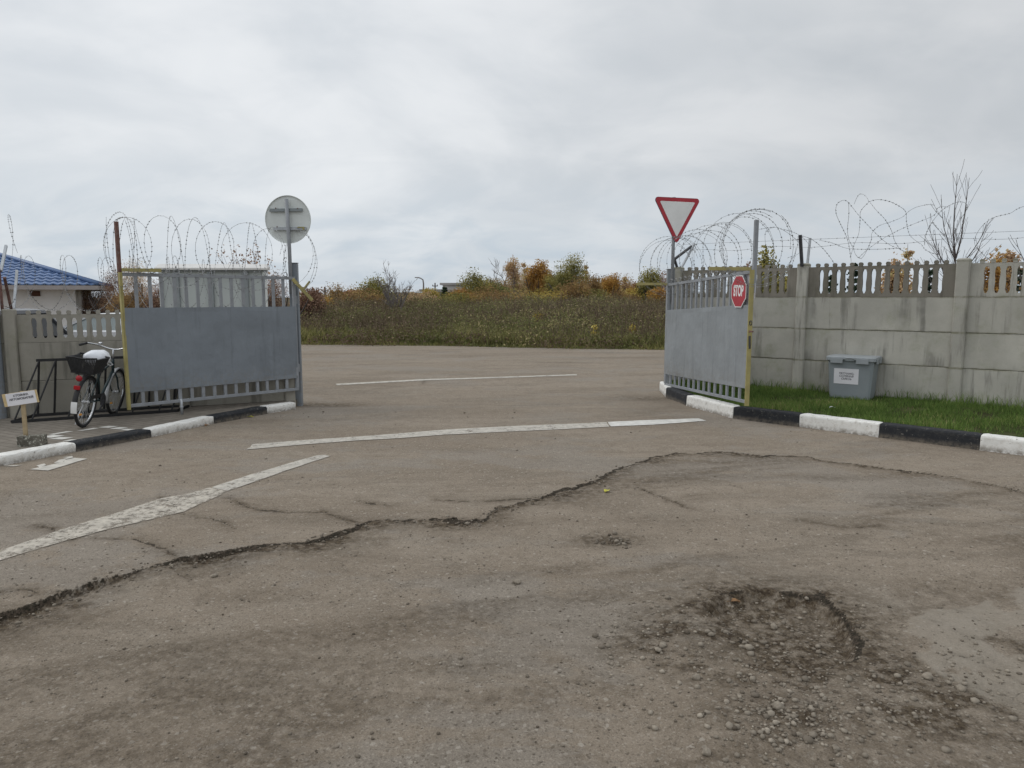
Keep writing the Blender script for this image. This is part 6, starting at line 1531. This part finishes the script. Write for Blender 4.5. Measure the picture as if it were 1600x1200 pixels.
# ------------------------------------------------------------------ gravel, stones, fallen leaves
def ico():
    bm = bmesh.new(); bmesh.ops.create_icosphere(bm, subdivisions=1, radius=1)
    v = np.array([x.co[:] for x in bm.verts]); f = np.array([[a.index for a in x.verts] for x in bm.faces]); bm.free(); return v, f
IV, IF = ico()
bm = bmesh.new(); bmesh.ops.create_icosphere(bm, subdivisions=2, radius=1)
IV2 = np.array([x.co[:] for x in bm.verts]); IF2 = np.array([[a.index for a in x.verts] for x in bm.faces]); bm.free()
def stone_shape(V, k):
    d = 1 + .28 * (vnoise(V[:, 0] * 1.3 + k * 7.1, V[:, 1] * 1.3 + V[:, 2] * 1.7 + k, 500 + k) - .5) * 2
    return V * d[:, None] * np.array([1, rng.uniform(.65, .95), rng.uniform(.45, .75)])
TPL = [stone_shape(IV, k) for k in range(8)]
pts = []
def scat(n, f, size, dark=0.0):
    for _ in range(n):
        x, y = f(); pts.append((x, y, size() , dark))
g = random.gauss
scat(420, lambda: (g(1.12, .17), abs(g(2.66, .12))), lambda: .0025 + abs(g(0, .0062)))
scat(240, lambda: (g(1.05, .40), abs(g(2.9, .28))), lambda: .0025 + abs(g(0, .006)))
scat(230, lambda: (g(.85, .25), abs(g(3.35, .22))), lambda: .0025 + abs(g(0, .006)))
scat(260, lambda: (g(1.45, .28), abs(g(3.5, .28))), lambda: .003 + abs(g(0, .006)))
scat(260, lambda: (g(1.7, .35), abs(g(2.95, .25))), lambda: .003 + abs(g(0, .007)))
def line_pt():
    i = random.randint(3, len(CRACK) - 14); t = random.random(); a, b = CRACK[i], CRACK[i + 1]
    return a[0] + (b[0] - a[0]) * t + g(.03, .05), a[1] + (b[1] - a[1]) * t - abs(g(.02, .07))
scat(420, line_pt, lambda: .003 + abs(g(0, .006)), .4)
def any_low():
    while True:
        y = random.uniform(1.9, 6.5) ; x = random.uniform(-.85, .85) * y
        if (fbm(np.array([x * .8]), np.array([y * 1.2]), 520, 3)[0] > .40): return x, y
scat(3300, any_low, lambda: .0016 + abs(g(0, .0038)), .1)
scat(60, lambda: (g(.72, .08), abs(g(4.8, .06))), lambda: .004 + abs(g(0, .008)), .4)
scat(120, lambda: (random.uniform(-4, 4.5), random.uniform(6.5, 11)), lambda: .004 + abs(g(0, .006)), .3)
n_ = len(pts); VV, FF, TT_ = [], [], []
for k, (x, y, s, dk) in enumerate(pts):
    if y < 1.2: continue
    s = min(s, .03)
    a = random.random() * 6.28; v = TPL[k % 8] * s; c_, s_ = math.cos(a), math.sin(a)
    v = np.stack([v[:, 0] * c_ - v[:, 1] * s_ + x, v[:, 0] * s_ + v[:, 1] * c_ + y, v[:, 2] + road_z(x, y) + s * .25], -1)
    FF.append(IF + len(VV) * len(IV)); VV.append(v); TT_.append(np.full(len(IF), np.clip(g(.5, .25) - dk * .5, 0, 1)))
M['stone'] = None
t = NT('gravel_stone'); f = t.attr('tint')
c_ = t.mix(f, (0.10, 0.082, 0.062), (0.36, 0.315, 0.255)); c_ = t.mix(t.ramp(t.noise(60, 4, .6), .4, .7, 0, .4), c_, (0.12, 0.10, 0.08)); t.bump(t.noise(140, 3, .6), .3, .003)
M['gravel'] = t.done(c_, .9, 0, .2)
gv = np_mesh('gravel', np.concatenate(VV), np.concatenate(FF), M['gravel'], tint=np.concatenate(TT_), smooth=True)
tag(gv, 'loose gravel and grit scattered round the pothole and along the broken edge', 'gravel', kind='stuff')
M['stone'] = simple('grey_brown_stone', (0.26, 0.225, 0.18), 0.9, 0.3, 30, 0, 0.2, 0.4, 120, (0.11, 0.09, 0.07), 0.5)
for k, (lb, x, y, s) in enumerate([('single dark rounded stone alone in the middle of the asphalt', .031, 4.082, .028), ('largest pale stone lying inside the pothole', 1.416, 3.65, .027), ('flat pale stone at the front rim of the pothole', 1.23, 3.28, .027),
                                  ('dark round stone of a pair left of the pothole', .70, 3.22, .020), ('second dark stone touching its neighbour left of the pothole', .735, 3.265, .019), ('grey stone at the lower left edge of the gravel', .82, 2.98, .02),
                                  ('pale stone right of the pothole near the pale asphalt patch', 1.86, 2.99, .024), ('large flat stone on the gravel heap below the pothole', 1.10, 2.74, .026), ('dark clod on the asphalt below the broken edge', -1.848, 4.232, .022),
                                  ('ochre stone at the edge of the pale asphalt patch', 1.95, 2.90, .024), ('pale stone alone at the bottom left of the gravel', .73, 2.47, .021)]):
    v = stone_shape(IV2, 20 + k) * s
    o = np_mesh('stone', v, IF2, M['stone'], smooth=True); o.location = (x, y, road_z(x, y) + s * .35); o.rotation_euler.z = k * 1.3
    tag(o, lb, 'stone', 'stones lying on the asphalt')
def leaf(lb, x, y, s, m, zz=None):
    V = []; n_ = 7
    for i in range(n_):
        u = i / (n_ - 1); w = s * .36 * math.sin(math.pi * u) ** .8
        for j in (-1, 0, 1): V.append(((u - .5) * s, j * w, .006 + .010 * abs(j) * (u * .8 + .3) + .008 * math.sin(u * 4)))
    F_ = [(3 * i + j, 3 * i + 3 + j, 3 * i + 4 + j, 3 * i + 1 + j) for i in range(n_ - 1) for j in (0, 1)]
    q = MB().add(V, F_); q.tube([(-.5 * s, 0, .012), (-.8 * s, .05 * s, .008)], s * .02, 4)
    o = q.build('fallen_leaf', m, None, loc=(x, y, (road_z(x, y) if zz is None else zz) + .002)); o.rotation_euler.z = x * 5
    tag(o, lb, 'leaf', 'fallen leaves')
leaf('yellow green leaf alone on the asphalt beyond the broken edge', .837, 6.107, .075, M['leaf_yellow'])
leaf('yellow green leaf at the foot of the white left kerb stone', -4.24, 8.98, .09, M['leaf_yellow'])
leaf('brown leaf at the foot of the white left kerb stone', -4.05, 9.28, .085, M['leaf_brown'])
leaf('small yellow leaf at the foot of the black left kerb stone', -3.72, 9.98, .07, M['leaf_yellow'])
leaf('orange brown leaf fallen on the back rim of the pothole', 1.27, 3.86, .06, M['leaf_brown'])
leaf('pale leaf lying on the lawn in front of the grey bin', 4.35, 9.55, .06, M['paper'], .20)
